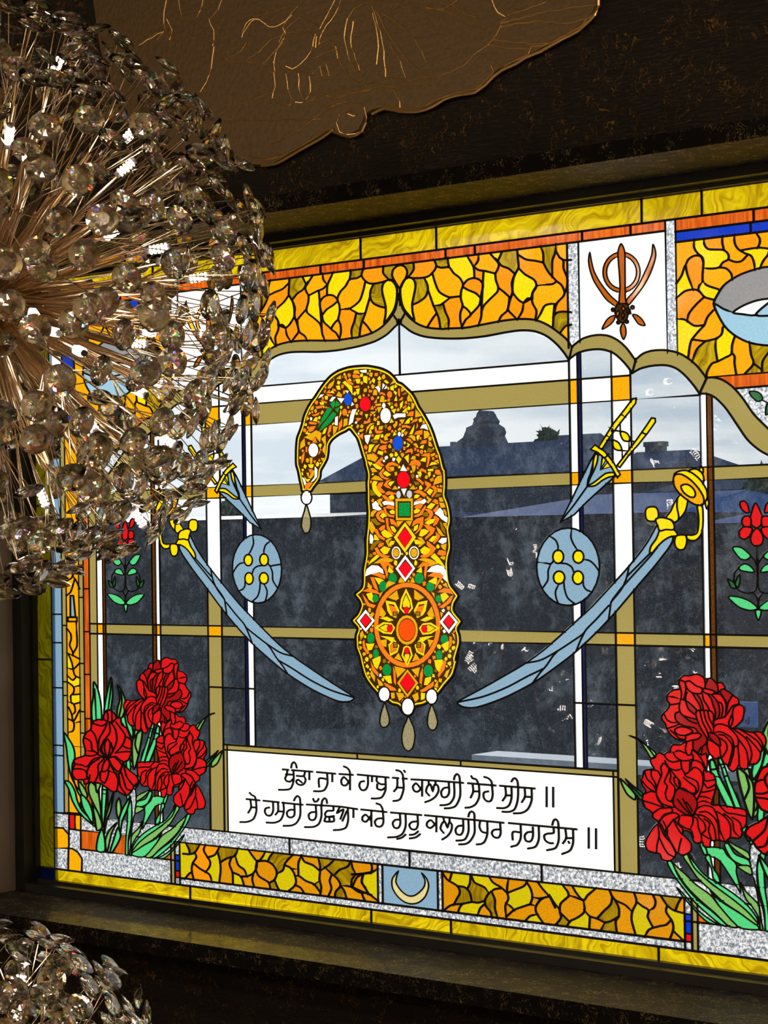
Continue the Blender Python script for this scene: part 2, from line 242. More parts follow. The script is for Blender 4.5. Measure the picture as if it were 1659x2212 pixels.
DATA1 = '''
@ mosaic_panel m 5
A c - 1150,915 1180,850 1215,827 1258,845 1272,895 1258,980 1246,1040 1248,1105 1262,1175 1215,1130 1175,1075 1155,1010
B s -27,706 -24,760 -72,830
A l 1192,832 1220,826
B s -72,825 -30,832 50,830 100,815 140,775 160,735 150,700 130,675
B s 60,830 85,880 92,930 70,985 20,1025 -35,1050
B s 92,930 112,985 135,1052 160,1110 180,1160 192,1235
B s 162,1120 130,1160 90,1225
B s 135,1055 190,1052 230,1025 275,990
B s 215,1040 235,1110 260,1170 258,1248
B s 130,800 150,870 185,945 270,990 310,985 362,980
B s 160,735 200,748 265,745 300,790 350,830 378,885 362,940 360,1000 375,1060 357,1110 355,1170 372,1245
B s 255,660 255,700 265,745
B s 405,645 440,700 465,750 470,832
B s 378,888 410,850 460,832 510,845 540,885 530,950 522,995
B s 378,905 420,930 480,955 522,995
B s 505,635 500,690 465,740
B s 378,1062 410,1085 440,1130 400,1170 370,1225
B s 522,995 510,1050 440,1130
B s 522,995 528,1060 525,1150 500,1222
B s 465,735 500,765 560,775 640,795
B s 595,628 640,680 670,720 660,760 640,795
B s 645,675 660,690 695,616
B s 545,775 540,850 535,950 530,1050
B s 640,795 645,850 665,910 660,940 600,1000 545,1060 528,1105
B s 660,690 690,730 750,755 800,800
B s 820,600 825,680 830,745 800,800
B s 800,800 775,870 780,940 770,985
B s 665,910 710,945 755,985
B s 755,985 750,1050 735,1100 690,1140 665,1188
B s 830,750 790,830 780,930 790,965
B s 830,750 880,800 960,850 975,900 940,960 935,995 870,1035
B s 780,950 830,1010 870,1035
B s 775,965 755,1030 745,1090 780,1130 820,1170
B s 870,1030 860,1100 820,1168
B s 870,1035 900,1000 940,995
B s 935,990 945,1040 975,1100 965,1178
B s 824,640 890,680 960,690 1030,705
B s 1005,570 1030,630 1032,705
B s 1030,705 1070,780 1140,858
B s 970,895 1060,885 1110,880 1140,858
B s 1135,555 1130,620 1105,690 1105,825
B s 1135,615 1165,665 1195,690 1195,750 1225,830 1225,900 1205,955
B s 1140,858 1180,890 1205,955 1190,985 1140,1040 1120,1120
B s 1165,665 1200,685 1258,685
B s 975,895 945,950 942,1000
B s 975,1178 1010,1120 1040,1060 1080,1044 1142,1040
B s 1122,1050 1115,1130 1110,1225
B s 1112,1150 1140,1115 1190,1105 1258,1110
B s 1170,1275 1210,1225 1258,1212
B f Y -60,960 160,930 360,750 655,645 590,890 890,890 1160,770 1070,1110 435,1020
B f T -70,750 20,920 200,710 205,1130 505,800 745,690 810,1080 1070,640 1190,1160
B f O 60,770 290,1100 470,680 460,890 720,840 950,770 915,1080 160,1180 1225,850 450,1180 740,1150 1170,1040
B f A 250,850 80,1060 560,700 640,1080 930,640 1070,960 1195,620 1230,1290 400,1120
@ mosaic_panel n 5
A c A 1147,915 1105,860 1082,810 1090,765 1120,737 1150,727 1185,740 1205,780 1195,830 1170,870
A l 1147,915 1147,1050
@ side_mosaic m 5
C s 1060,515 1055,580 1085,630 1125,665 1132,720 1125,800 1125,860
C s 985,735 1010,680 1060,650 1110,655 1132,700
C s 915,872 955,810 985,730 1000,800 1050,930
C s 912,995 980,940 1045,925 1095,935 1140,985 1215,1008
C s 1135,505 1140,560 1170,595 1240,600 1300,605 1335,640 1335,680 1290,705 1260,745 1180,755 1127,745
C s 1290,480 1285,540 1300,605
C s 1335,680 1390,700 1440,695 1490,645
C s 1385,470 1385,540 1410,590 1470,630 1520,650 1545,710 1550,772
C s 1550,450 1590,510 1590,550 1570,590
C s 1445,605 1500,595 1580,585 1659,592 1720,612
C s 1670,592 1659,640 1620,690 1588,760
C s 1260,745 1320,755 1360,800 1365,850
C s 1125,855 1160,890 1252,922
C s 1128,858 1095,900 1095,940
C s 1140,985 1070,1050 1010,1130 1002,1190
C s 912,1165 980,1170 1060,1220 1140,1215
C s 1212,1095 1165,1150 1140,1215
C s 1140,1215 1080,1280 1030,1350 1008,1480
C s 1290,1235 1280,1290 1235,1328
C s 1040,1332 1100,1340 1150,1345 1240,1325
C s 1150,1345 1080,1410 1038,1520
C s 1235,1326 1230,1400 1247,1512
C s 1388,1305 1365,1380 1360,1450 1310,1480 1247,1512 1200,1530 1160,1600 1158,1640
G s 1358,75 1385,110 1385,170 1400,262
G s 1505,-10 1520,100 1540,170 1465,258
G s 1540,170 1600,215 1622,245
G s 1670,70 1615,150 1610,238
C s 1720,470 1740,600 1700,700
C s 1800,470 1780,600 1860,700
C s 1690,1380 1750,1450 1720,1640
C s 1820,1300 1830,1420 1900,1500 1880,1640
C f Y 1150,620 975,860 1160,950 990,1300 1560,640 1300,1370 1720,550 1790,1500
G f Y 1560,225
C f T 1140,1430
G f T 1590,100 1645,190
C f A 980,650 1390,640 1220,830 1170,1230 1660,500
G f A 1450,130 1290,200
C f O 1060,780 1215,540 1480,540 1430,740 1030,1030 1120,1100 1070,1390
@ left_mosaic m 4
H s 484,-330 530,-300 608,-360
H s 545,-310 520,-220 560,-130 608,-150
H s 484,-60 530,-90 560,-128
H s 484,110 520,60 560,40 608,-10
H s 545,45 560,130 530,220 484,250
H s 540,200 580,260 608,330
H s 484,395 520,360 560,235
H s 485,730 520,780 525,830 510,890 540,960 545,992
H s 575,655 580,760 582,900 545,970
H s 480,965 520,985 550,1000 608,1030
H s 500,985 530,1060 545,1130
H s 484,1115 545,1130 608,1070
H s 545,1130 560,1190 608,1220
H s 484,1190 540,1240 575,1205
H s 490,1260 550,1310 550,1360 520,1400 530,1475
H s 540,1310 608,1293
H s 545,1385 608,1380
H s 484,1450 550,1480 565,1550 530,1590
H s 555,1478 608,1463
H s 500,1510 530,1580 545,1650 608,1540
H s 484,1620 550,1660 545,1740 484,1765
H s 550,1670 608,1655
H p:A:k 492,615 582,615 582,657 492,657
H p:ST:k 517,400 547,400 568,612 517,612
H f OL 550,850 560,720
H f Y 510,700 590,860 515,1040 550,1250 575,1430 575,1600 540,1800
H f A 560,-330 510,-160 580,60 500,180 590,400 500,480 505,880 570,1050 520,1150 570,1170 515,1330 580,1340 520,1480 580,1500 510,1560 515,1690 580,1720
@ bottom_mosaic n 5
T s 115,225 145,280 155,322
T s 100,325 155,328 195,315 242,240
T s 195,315 210,350 180,400 170,450 180,510 192,545
T s 290,245 270,290 300,350 325,390 320,430 283,480
T s 305,355 360,335 385,300 407,255
T s 105,540 150,490 175,470
T s 183,403 240,450 320,500 340,560
T s 385,305 405,380 412,450 400,565
T s 410,395 460,365 530,340 557,278
T s 500,358 485,410 510,480 515,578
T s 532,335 560,420 610,460 632,512
T s 512,480 580,515 607,588
T s 583,515 630,512 680,490 710,440 718,385
T s 638,285 680,345 720,388 760,350 787,300
T s 720,388 790,385 850,420 880,480 860,540 815,568
T s 712,390 705,450 730,510 815,568 825,615
T s 683,488 675,540 692,603
T s 860,540 880,590 897,622
T s 855,308 820,350 805,388
T s 1022,325 950,400 930,460 878,492
T s 943,420 990,440 1025,490 1040,560 1020,600 980,632
T s 1000,450 1060,450
T s 1087,338 1060,400 1060,505
T s 1028,505 1065,510 1120,550 1190,580 1242,645
T s 1038,588 1080,610 1107,652
T s 1083,340 1110,390 1180,420 1238,467
T s 1220,345 1240,420 1240,470 1235,540 1250,600 1240,672
T s 1188,580 1242,545
T s 1367,365 1310,420 1240,467
T s 1272,430 1330,485 1390,540 1410,590 1370,640 1363,685
T s 1368,492 1400,460 1470,430 1497,380
T s 1338,495 1320,550 1335,610 1308,678
T s 1500,380 1510,440 1540,497
T s 1540,495 1600,490 1664,478
T s 1540,495 1505,540 1500,597
T s 1408,588 1500,600 1590,640 1668,668
T s 1410,590 1440,630 1462,698
T s 1602,492 1590,560 1645,655
T s 1578,635 1612,708
U s 0,335 80,330 160,320 212,283
U s 150,228 165,280 155,322
U s 90,333 80,400 110,440 130,492
U s 8,425 40,360 92,333
U s 0,440 60,480 130,490 212,550
U s 80,485 105,550
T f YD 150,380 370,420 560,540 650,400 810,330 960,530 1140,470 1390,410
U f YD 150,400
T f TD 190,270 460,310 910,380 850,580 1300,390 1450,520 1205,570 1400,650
T f O 240,310 330,290 260,490
U s 738,318 775,375 860,430 880,480 850,540 828,582
U s 815,318 795,388
U s 860,430 920,440 960,480 977,560
U s 967,340 960,410 938,452
U s 973,345 1000,400 1080,440 1118,487
U s 1112,345 1150,400 1215,440 1262,482
U s 1115,485 1165,455 1222,447
U s 740,635 790,595 830,580 900,575 975,560 1030,565 1083,550
U s 862,648 880,600 900,575
U s 1115,485 1085,540 1090,590 1130,640 1142,690
U s 1142,483 1165,540 1165,610 1192,698
U s 1022,670 1045,610 1078,578
U s 1278,365 1265,430 1265,480 1275,530 1250,590 1260,700
U s 1268,485 1330,460 1400,430 1432,385
U s 1255,568 1300,600 1322,627
U s 1262,675 1320,625 1400,595 1450,580 1502,590
U s 1425,400 1455,450 1470,520 1450,580
U s 1468,520 1530,530 1605,515
U s 1512,395 1560,460 1610,515 1655,605
U s 1542,535 1500,590 1500,640 1562,735
U s 1412,712 1450,675 1512,660
V s 80,440 20,470 0,505
V s 102,430 140,490 185,545
V s 203,340 250,400 260,430 230,460 190,500 185,560 195,610 152,668
V s 258,430 310,445 378,472
V s 288,355 320,410 378,470 410,430 482,370
V s 188,570 230,610 262,642
V s 378,468 385,560 330,610 270,640 243,680
V s 385,550 430,600 490,620 552,652
V s 430,602 425,702
V s 588,385 610,440 600,500 540,560 488,618
V s 600,420 640,470 720,510 778,567
V s 638,473 665,530 665,600 640,640 650,730
V s 552,652 600,640 667,600
V s 552,650 518,715
V s 790,408 810,480 775,560 770,630 802,750
V s 812,483 860,520 910,552 900,600 945,692
V s 943,425 965,480 950,530 908,552
V s 877,765 910,710 1000,680 1050,670 1092,628
V s 1008,435 1060,510 1110,550 1200,577
V s 1128,547 1150,490 1172,455
V s 1060,510 1050,560 1100,640 1110,700 1080,788
V s 1108,718 1195,800
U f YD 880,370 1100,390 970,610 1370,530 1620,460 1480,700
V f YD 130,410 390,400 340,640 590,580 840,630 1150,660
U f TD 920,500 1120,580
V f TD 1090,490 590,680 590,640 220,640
@ olive_arch m 5
A s 1128,960 1150,1020 1165,1075 1185,1110 1230,1160 1290,1205 1370,1235 1500,1247 B: 250,1243 400,1236 550,1208 700,1180 840,1165 960,1172 1060,1210 1150,1270 1220,1330 1265,1392
A s 1122,1186 1147,1203 1180,1225 1240,1270 1330,1305 B: 150,1320 260,1325 400,1322 560,1305 720,1275 850,1258 960,1265 1060,1305 1140,1370 1200,1440 1240,1500
A s 1190,1108 1165,1158 1126,1200
B l 1265,1390 1240,1500
C s 68,1385 150,1325 250,1297 350,1300 430,1335 500,1395 550,1460 582,1510
G s 40,135 110,85 200,60 300,55 390,80 450,125 510,190 552,248
G l 582,135 552,250
G s 580,138 640,90 720,65 830,62 930,85 1010,130 1080,190 1155,285
G s 552,250 620,212 720,188 830,185 910,210 980,265 1050,345 1100,415
G l 1160,285 1100,415
G s 1155,285 1220,285 1290,305 1370,360 1450,450 1540,580 1659,700 1750,790 1880,890 2100,960
G s 1100,415 1170,420 1230,450 1310,530 1400,660 1490,790 1580,870 1659,915 1780,960 1900,985 2100,1000
B f OL 700,1220 100,1270
A f OL 1147,1130
C f OL 300,1360
G f OL 780,120 1300,420 1900,930
@ lattice m 5
G l 1150,283 1659,243 2600,169
G l 1395,374 1659,352 2600,270
G f BR 1450,325 1800,290
G f SV 1560,500 1800,600
@ text_frame n 5
@ small_corner m 4
I l 285,1025 405,1027
I l 285,860 300,858 365,862 410,915 412,1000 408,1025 405,1215
I l 405,1027 440,1030 485,1060 518,1110 515,1220
I l 412,735 412,868 505,882
I l 460,738 462,875
I l 505,655 505,745
I l 508,740 508,1040
I l 285,735 412,738 508,745
I l 412,868 412,915
I l 508,880 640,895 900,925 1180,955
I l 508,1035 900,1080 1270,1125 1310,1130
I f SV 350,790 460,940 350,1100 900,1200 570,820
I f A 350,930 460,1120 485,810
I f R 440,800
I f BR 575,960 850,1000 1240,1100
'''
DATA2 = '''
@ bowl m 5
C c:GR:k 1228,1000 1215,1040 1225,1075 1260,1150 1310,1230 1390,1300 1500,1355 1640,1380 1780,1370 1900,1330 1990,1260 2050,1170 2080,1075 2085,1020 2060,950 1990,870 1870,790 1740,745 1640,742 1540,765 1420,810 1300,890
C q:BW 1220,1040 1300,1085 1390,1115 1500,1132 1659,1135 1800,1128 1950,1095 2085,1035 2080,1080 2050,1170 1990,1260 1900,1330 1780,1370 1640,1380 1500,1355 1390,1300 1310,1230 1260,1150 1225,1075
C q:W 1375,1112 1450,1060 1550,1020 1640,1002 1720,1005 1560,1130 1450,1126
C q:BW 1560,1130 1680,1020 1720,1005 1800,1025 1880,1110 1700,1136
@ khanda m 3.2
C c:KH:k 462,552 490,610 494,700 497,1000 503,1040 478,1078 447,1040 453,900 440,700 437,615
C c:KH:k 207,625 222,700 240,770 280,850 330,920 380,980 442,1038 444,1082 400,1052 340,1005 290,935 240,855 208,765 197,690
C c:KH:k 722,558 740,600 744,655 727,722 692,812 642,902 582,982 515,1058 506,1012 558,950 608,880 648,800 688,710 712,640
C e:KH 466,785 152,165
C e:W 466,785 122,132
C q:KH 462,552 490,610 494,700 497,1000 503,1040 478,1078 447,1040 453,900 440,700 437,615
C p:PB:k 432,1040 515,1040 530,1090 510,1165 485,1195 455,1195 432,1165 412,1120 410,1085
C p:KH 480,1058 498,1080 480,1102 462,1080
C p:KH 476,1113 489,1130 476,1166 464,1135
C p:KH 440,1097 450,1115 440,1142 420,1137 421,1113
C p:KH 510,1083 535,1088 541,1122 514,1127
C c:KH:k 308,1248 340,1180 375,1147 414,1138 402,1178 365,1218
C c:KH:k 657,1218 630,1165 590,1133 556,1130 578,1172 610,1210
C c:KH:k 482,1332 462,1290 457,1240 478,1198 499,1240 501,1290
C e:PB:k 397,1090 14,15
C e:PB:k 555,1070 14,15
C e:PB:k 440,1193 14,14
C e:PB:k 508,1187 14,14
@ curved_sword m 4.2
P c:ST:k 100,1505 160,1467 300,1392 450,1307 620,1207 760,1107 900,987 1020,877 1150,757 1280,617 1400,487 1500,367 1580,257 1640,150 Q: 430,650 500,690 595,790 P: 1662,412 1500,603 1340,793 1180,963 1020,1113 850,1243 690,1353 500,1453 350,1513 230,1546 140,1538
P s 108,1502 300,1460 480,1390 650,1300 780,1238
P s 690,1350 740,1280 800,1210 840,1150 880,1105
P s 640,1197 750,1175 880,1105 980,1040 1080,970 1110,930 1180,860 1280,750
P s 1028,1100 1060,1020 1100,940
P s 1278,860 1290,780 1300,720 1350,650 1400,590 1500,480 1600,370 1655,300
P s 1300,720 1380,620 1420,530 1437,440
P s 1425,520 1520,425 1600,345
Q c:YS:k 735,748 790,750 840,730 858,660 860,560 848,440 895,440 907,560 902,680 882,750 832,802 770,804 736,780
Q c:YS:k 520,572 570,500 600,430 640,365 680,320 722,308 747,350 742,430 722,500 672,570 612,617 575,590
Q s 640,370 635,450 655,560 650,580
Q c:YS:k 868,75 880,32 908,65 902,108
Q c:YS:k 928,400 955,368 967,430 945,475
Q c:YS:k 760,85 830,62 892,98 914,160 900,225
Q c:YS:k 608,125 650,88 730,78 800,108 880,178 942,280 948,370 910,410 800,300
Q c:A:k 608,130 680,118 780,178 862,268 912,360 907,432 830,434 740,382 648,302 602,220
Q c:YS 678,240 740,222 802,263 828,320 812,357 760,348 698,297
Q c:YS:k 310,490 340,460 410,458 437,490 442,560 412,602 340,602 313,570
Q c:YS:k 630,758 727,753 737,820 712,892 660,902 623,872 610,812
Q c:YS:k 440,740 455,705 520,690 600,690 642,750 560,770 490,812 430,872 380,932 353,932 363,870 418,790
Q c:YS:k 412,590 450,568 520,573 582,600 607,650 602,692 520,692 455,705 435,650
@ dagger m 4
G p:ST:k -33,1462 60,1277 150,1087 215,957 250,900 330,930 440,1080 400,1100 300,1190 180,1300 80,1402
G l -33,1462 80,1320 187,1170
G c:YS 255,905 235,960 230,1030 195,1110 187,1168 207,1110 242,1040 267,970 272,912
G c:YS 405,1060 340,1065 290,1100 240,1140 187,1170 250,1165 310,1122 360,1097 408,1085
G p:YS 310,930 345,945 295,1032
G p:YS 355,970 382,1010 305,1032
G l 215,960 250,905 187,1170
G p:YS:k 275,862 330,768 400,658 480,558 555,458 585,453 582,492 522,572 442,672 362,782 310,864
G p:YS:k 428,1002 500,908 590,788 660,688 710,613 740,618 742,647 682,732 602,832 522,922 452,1017
G l 465,585 500,608
G l 365,690 400,715
G l 630,732 668,748
G l 498,902 528,918
G l 340,755 372,772
G c:YS 455,725 512,740 537,800 480,795
G c:YS 390,795 442,815 467,875 408,865
G s 380,720 430,718 458,725
G s 455,725 455,655
G s 535,800 565,806
G s 345,796 392,795
G s 465,880 520,882
G s 470,878 472,935
G s 393,798 392,705
G s 527,795 527,870
G p:YS:k 212,870 248,832 330,888 402,978 455,1075 432,1100 388,1022 328,942 268,892
G l 335,935 362,905
@ round_shield m 4.2
P e:ST:k 963,448 245,302
P e:YS 886,370 42,52
P e:YS 1043,370 42,50
P e:YS 893,532 44,50
P e:YS 1040,533 42,52
P s 815,208 865,240 885,290 882,322
P s 992,148 985,220 1010,280 1040,322
P s 720,412 790,420 830,425 850,400
P s 828,425 808,480 805,550 770,607
P s 900,420 950,425 990,450 1008,490
P s 1080,392 1130,400 1175,440 1206,488
P s 1080,560 1085,600 1110,630 1160,644
P s 930,555 935,620 960,690 1020,740
P s 893,580 865,640 870,690 890,738
@ small_flower m 3.6
Q s 1465,855 1466,1040 1468,1280 1440,1330 1380,1355 1290,1330 1250,1295
Q s 1480,1000 1480,1270 1500,1330 1560,1355 1650,1330 1690,1295
Q s 1400,962 1440,1010 1463,1060
Q s 1534,962 1500,1010 1470,1060
Q s 1288,1080 1235,1140 1226,1240
Q s 1650,1080 1700,1140 1710,1240
Q s 1425,1345 1470,1410 1480,1500
Q s 1530,1345 1488,1410 1482,1490
Q q:R 1450,415 1410,510 1393,590 1420,652 1460,674 1500,652 1527,590 1505,510
Q q:R 1395,560 1330,557 1308,610 1338,662 1400,655
Q q:R 1520,560 1590,557 1612,610 1582,662 1520,655
Q q:R 1415,680 1330,662 1283,710 1288,770 1340,792 1395,750
Q q:R 1510,680 1600,662 1647,710 1642,770 1590,792 1535,750
Q q:R 1465,678 1420,720 1398,790 1420,847 1460,862 1510,847 1532,790 1510,720
Q q:R 1293,405 1340,398 1372,440 1382,518 1328,502 1293,450
Q q:R 1637,405 1590,398 1558,440 1548,518 1602,502 1637,450
Q q:G1 1213,880 1300,878 1392,950 1402,972 1350,1007 1288,990
Q q:G1 1721,880 1634,878 1542,950 1532,972 1584,1007 1646,990
Q q:G1 1278,1080 1340,1048 1402,1075 1440,1133 1340,1127 1288,1110
Q q:G1 1656,1080 1594,1048 1532,1075 1504,1133 1594,1127 1646,1110
Q q:GD 1163,1207 1230,1245 1250,1302 1198,1292 1173,1240
Q q:GD 1285,1157 1292,1220 1270,1292 1238,1260 1258,1200
Q q:GD 1771,1207 1704,1245 1684,1302 1736,1292 1761,1240
Q q:GD 1649,1157 1642,1220 1664,1292 1696,1260 1676,1200
Q q:G1 1168,1388 1280,1393 1400,1440 1472,1510 1400,1532 1290,1502 1220,1450
Q q:G1 1790,1388 1678,1393 1558,1440 1486,1510 1558,1532 1668,1502 1738,1450
Q q:G1 1448,1538 1480,1523 1512,1538 1480,1635
@ small_leaves m 3
G q:GD 1505,402 1560,398 1600,420 1615,460 1575,480 1530,445
G q:GD 1650,500 1640,590 1680,560 1690,500
G s 1612,470 1659,490 1720,500
@ flower_leaves m 3.8
S q:G1 1310,470 1340,440 1400,470 1420,520 1380,620 1370,760 1390,950 1440,1150 1450,1305 1425,1300 1410,1180 1380,980 1350,830 1310,720 1298,600
S q:G1 1420,530 1450,560 1440,700 1450,900 1479,1100 1490,1310 1455,1305 1440,1100 1390,900 1372,700 1385,620
S q:G2 1290,-5 1340,0 1390,40 1370,180 1340,200 1310,100
S q:G1 1390,90 1420,60 1440,150 1420,270 1390,270 1375,190
S q:G1 1120,-30 1165,-40 1210,115 1165,125
S q:G1 1245,300 1280,290 1335,425 1312,472
R q:G1 1115,1060 1145,1045 1190,1150 1240,1290 1310,1450 1370,1620 1320,1620 1240,1420 1180,1250 1150,1150
R l 1140,1120 1175,1110
R l 1150,1160 1185,1145
R l 1180,1250 1220,1235
R q:G1 1659,970 1610,1040 1570,1150 1575,1270 1590,1335 1605,1230 1645,1120 1700,1060
R q:G2 1395,1185 1440,1165 1470,1290 1510,1440 1540,1560 1510,1625 1450,1560 1430,1400 1425,1280
R q:G1 1455,1165 1510,1200 1560,1290 1560,1420 1530,1495 1500,1380 1478,1260
R q:G2 145,803 230,830 320,900 440,1000 388,1048 330,960 250,850
R s 250,840 330,905 415,1020
R q:GD 108,1277 180,1340 300,1440 280,1505 200,1420 150,1340
R s 150,1330 220,1400 290,1470
S q:G2 1215,840 1260,920 1340,1000 1390,1060 1402,1160 1430,1302 1405,1302 1388,1180 1330,1080 1260,990
S q:G1 870,500 1040,508 1080,570 1170,660 1172,740 1200,850 1212,935 1170,870 1100,760 1000,620 880,560
S q:G1 868,590 910,568 940,680 1000,780 1012,845 950,805 928,700
S q:G1 815,455 850,458 890,560 862,570
S q:G2 1085,430 1150,470 1290,550 1300,612 1200,552 1120,482
S q:G1 1052,468 1090,458 1160,560 1290,620 1308,682 1210,662 1120,602
S q:G2 1180,680 1303,680 1320,765
S q:G1 920,920 960,970 1050,1040 1180,1120 1300,1200 1380,1260 1395,1295 1210,1278 1120,1200 1000,1060
S q:G2 655,580 720,558 740,600 800,720 930,850 1080,950 1200,1050 1300,1130 1380,1220 1372,1252 1200,1130 1050,1030 920,910 800,800 710,670
S q:G1 698,560 760,640 860,760 1000,850 1150,950 1280,1060 1370,1180 1382,1232 1290,1130 1150,1010 1000,900 860,790 760,690
S q:G2 543,640 600,690 680,760 770,850 920,960 1000,1060 1120,1200 1185,1270 1100,1262 960,1130 820,1010 700,890 620,780
S q:G1 595,888 660,950 750,1060 850,1150 950,1220 1005,1250 900,1227 800,1140 700,1030 640,960
S q:G1 500,638 540,633 600,760 680,880 800,1010 950,1130 1082,1258 1035,1255 900,1150 760,1020 640,870 560,760
I q:G1 370,85 420,150 450,210 460,290 440,340 440,420 480,560 560,680 620,780 650,875 590,690 520,580 470,520 430,440 405,330 390,200
I q:G1 378,480 420,490 460,560 480,640 520,720 600,800 642,862 600,832 500,742 440,640 408,540
I q:G2 488,480 540,540 562,600 540,622 500,550
I q:G1 508,590 560,630 600,720 607,822 560,760 520,680
I q:G2 570,520 590,488 640,540 662,640 672,782 640,720 600,640 575,580
I q:G2 630,490 672,488 640,572
I q:G1 688,508 716,508 717,600 702,780 690,855 678,760 680,600
I l 682,548 716,552
I l 680,580 716,585
I q:G2 608,680 650,740 682,850 640,882 625,800
I q:G2 775,570 750,720 720,800 700,905 700,820 720,740
I q:G2 820,618 837,700 822,800 800,740 798,660
I q:G1 912,608 850,700 818,800 828,905 847,800 882,720
I q:G1 680,870 702,950 702,1050 638,1045 650,930
I q:G2 800,820 760,900 722,1055 708,960 740,880
I q:G1 810,858 832,930 762,1062 745,1060 778,950
H q:G1 750,1258 790,1330 822,1480 825,1650 780,1650 738,1650 728,1520 745,1400
H s 758,1330 765,1450 775,1650
H q:G1 922,1212 938,1330 932,1450 902,1580 855,1580 860,1480 890,1330
H s 925,1260 910,1400 888,1570
H q:G2 988,1288 1040,1370 1068,1480 1032,1610 985,1610 985,1530 1010,1420
H s 1015,1330 1030,1450 1000,1610
H q:G1 1075,1478 1100,1600 1142,1750 1132,1815 1080,1700 1058,1560
I q:G1 1130,28 1150,40 1142,120 1062,332 1028,322 1100,130
I l 1095,140 1130,135
I l 1108,85 1140,95
I q:G1 960,530 1012,412 1002,378 955,480
I q:G2 930,150 970,90 1007,68 992,200 960,340 940,382 928,290
I s 965,95 950,180 975,260
I q:G2 1658,235 1622,330 1575,365 1572,330 1618,270
'''
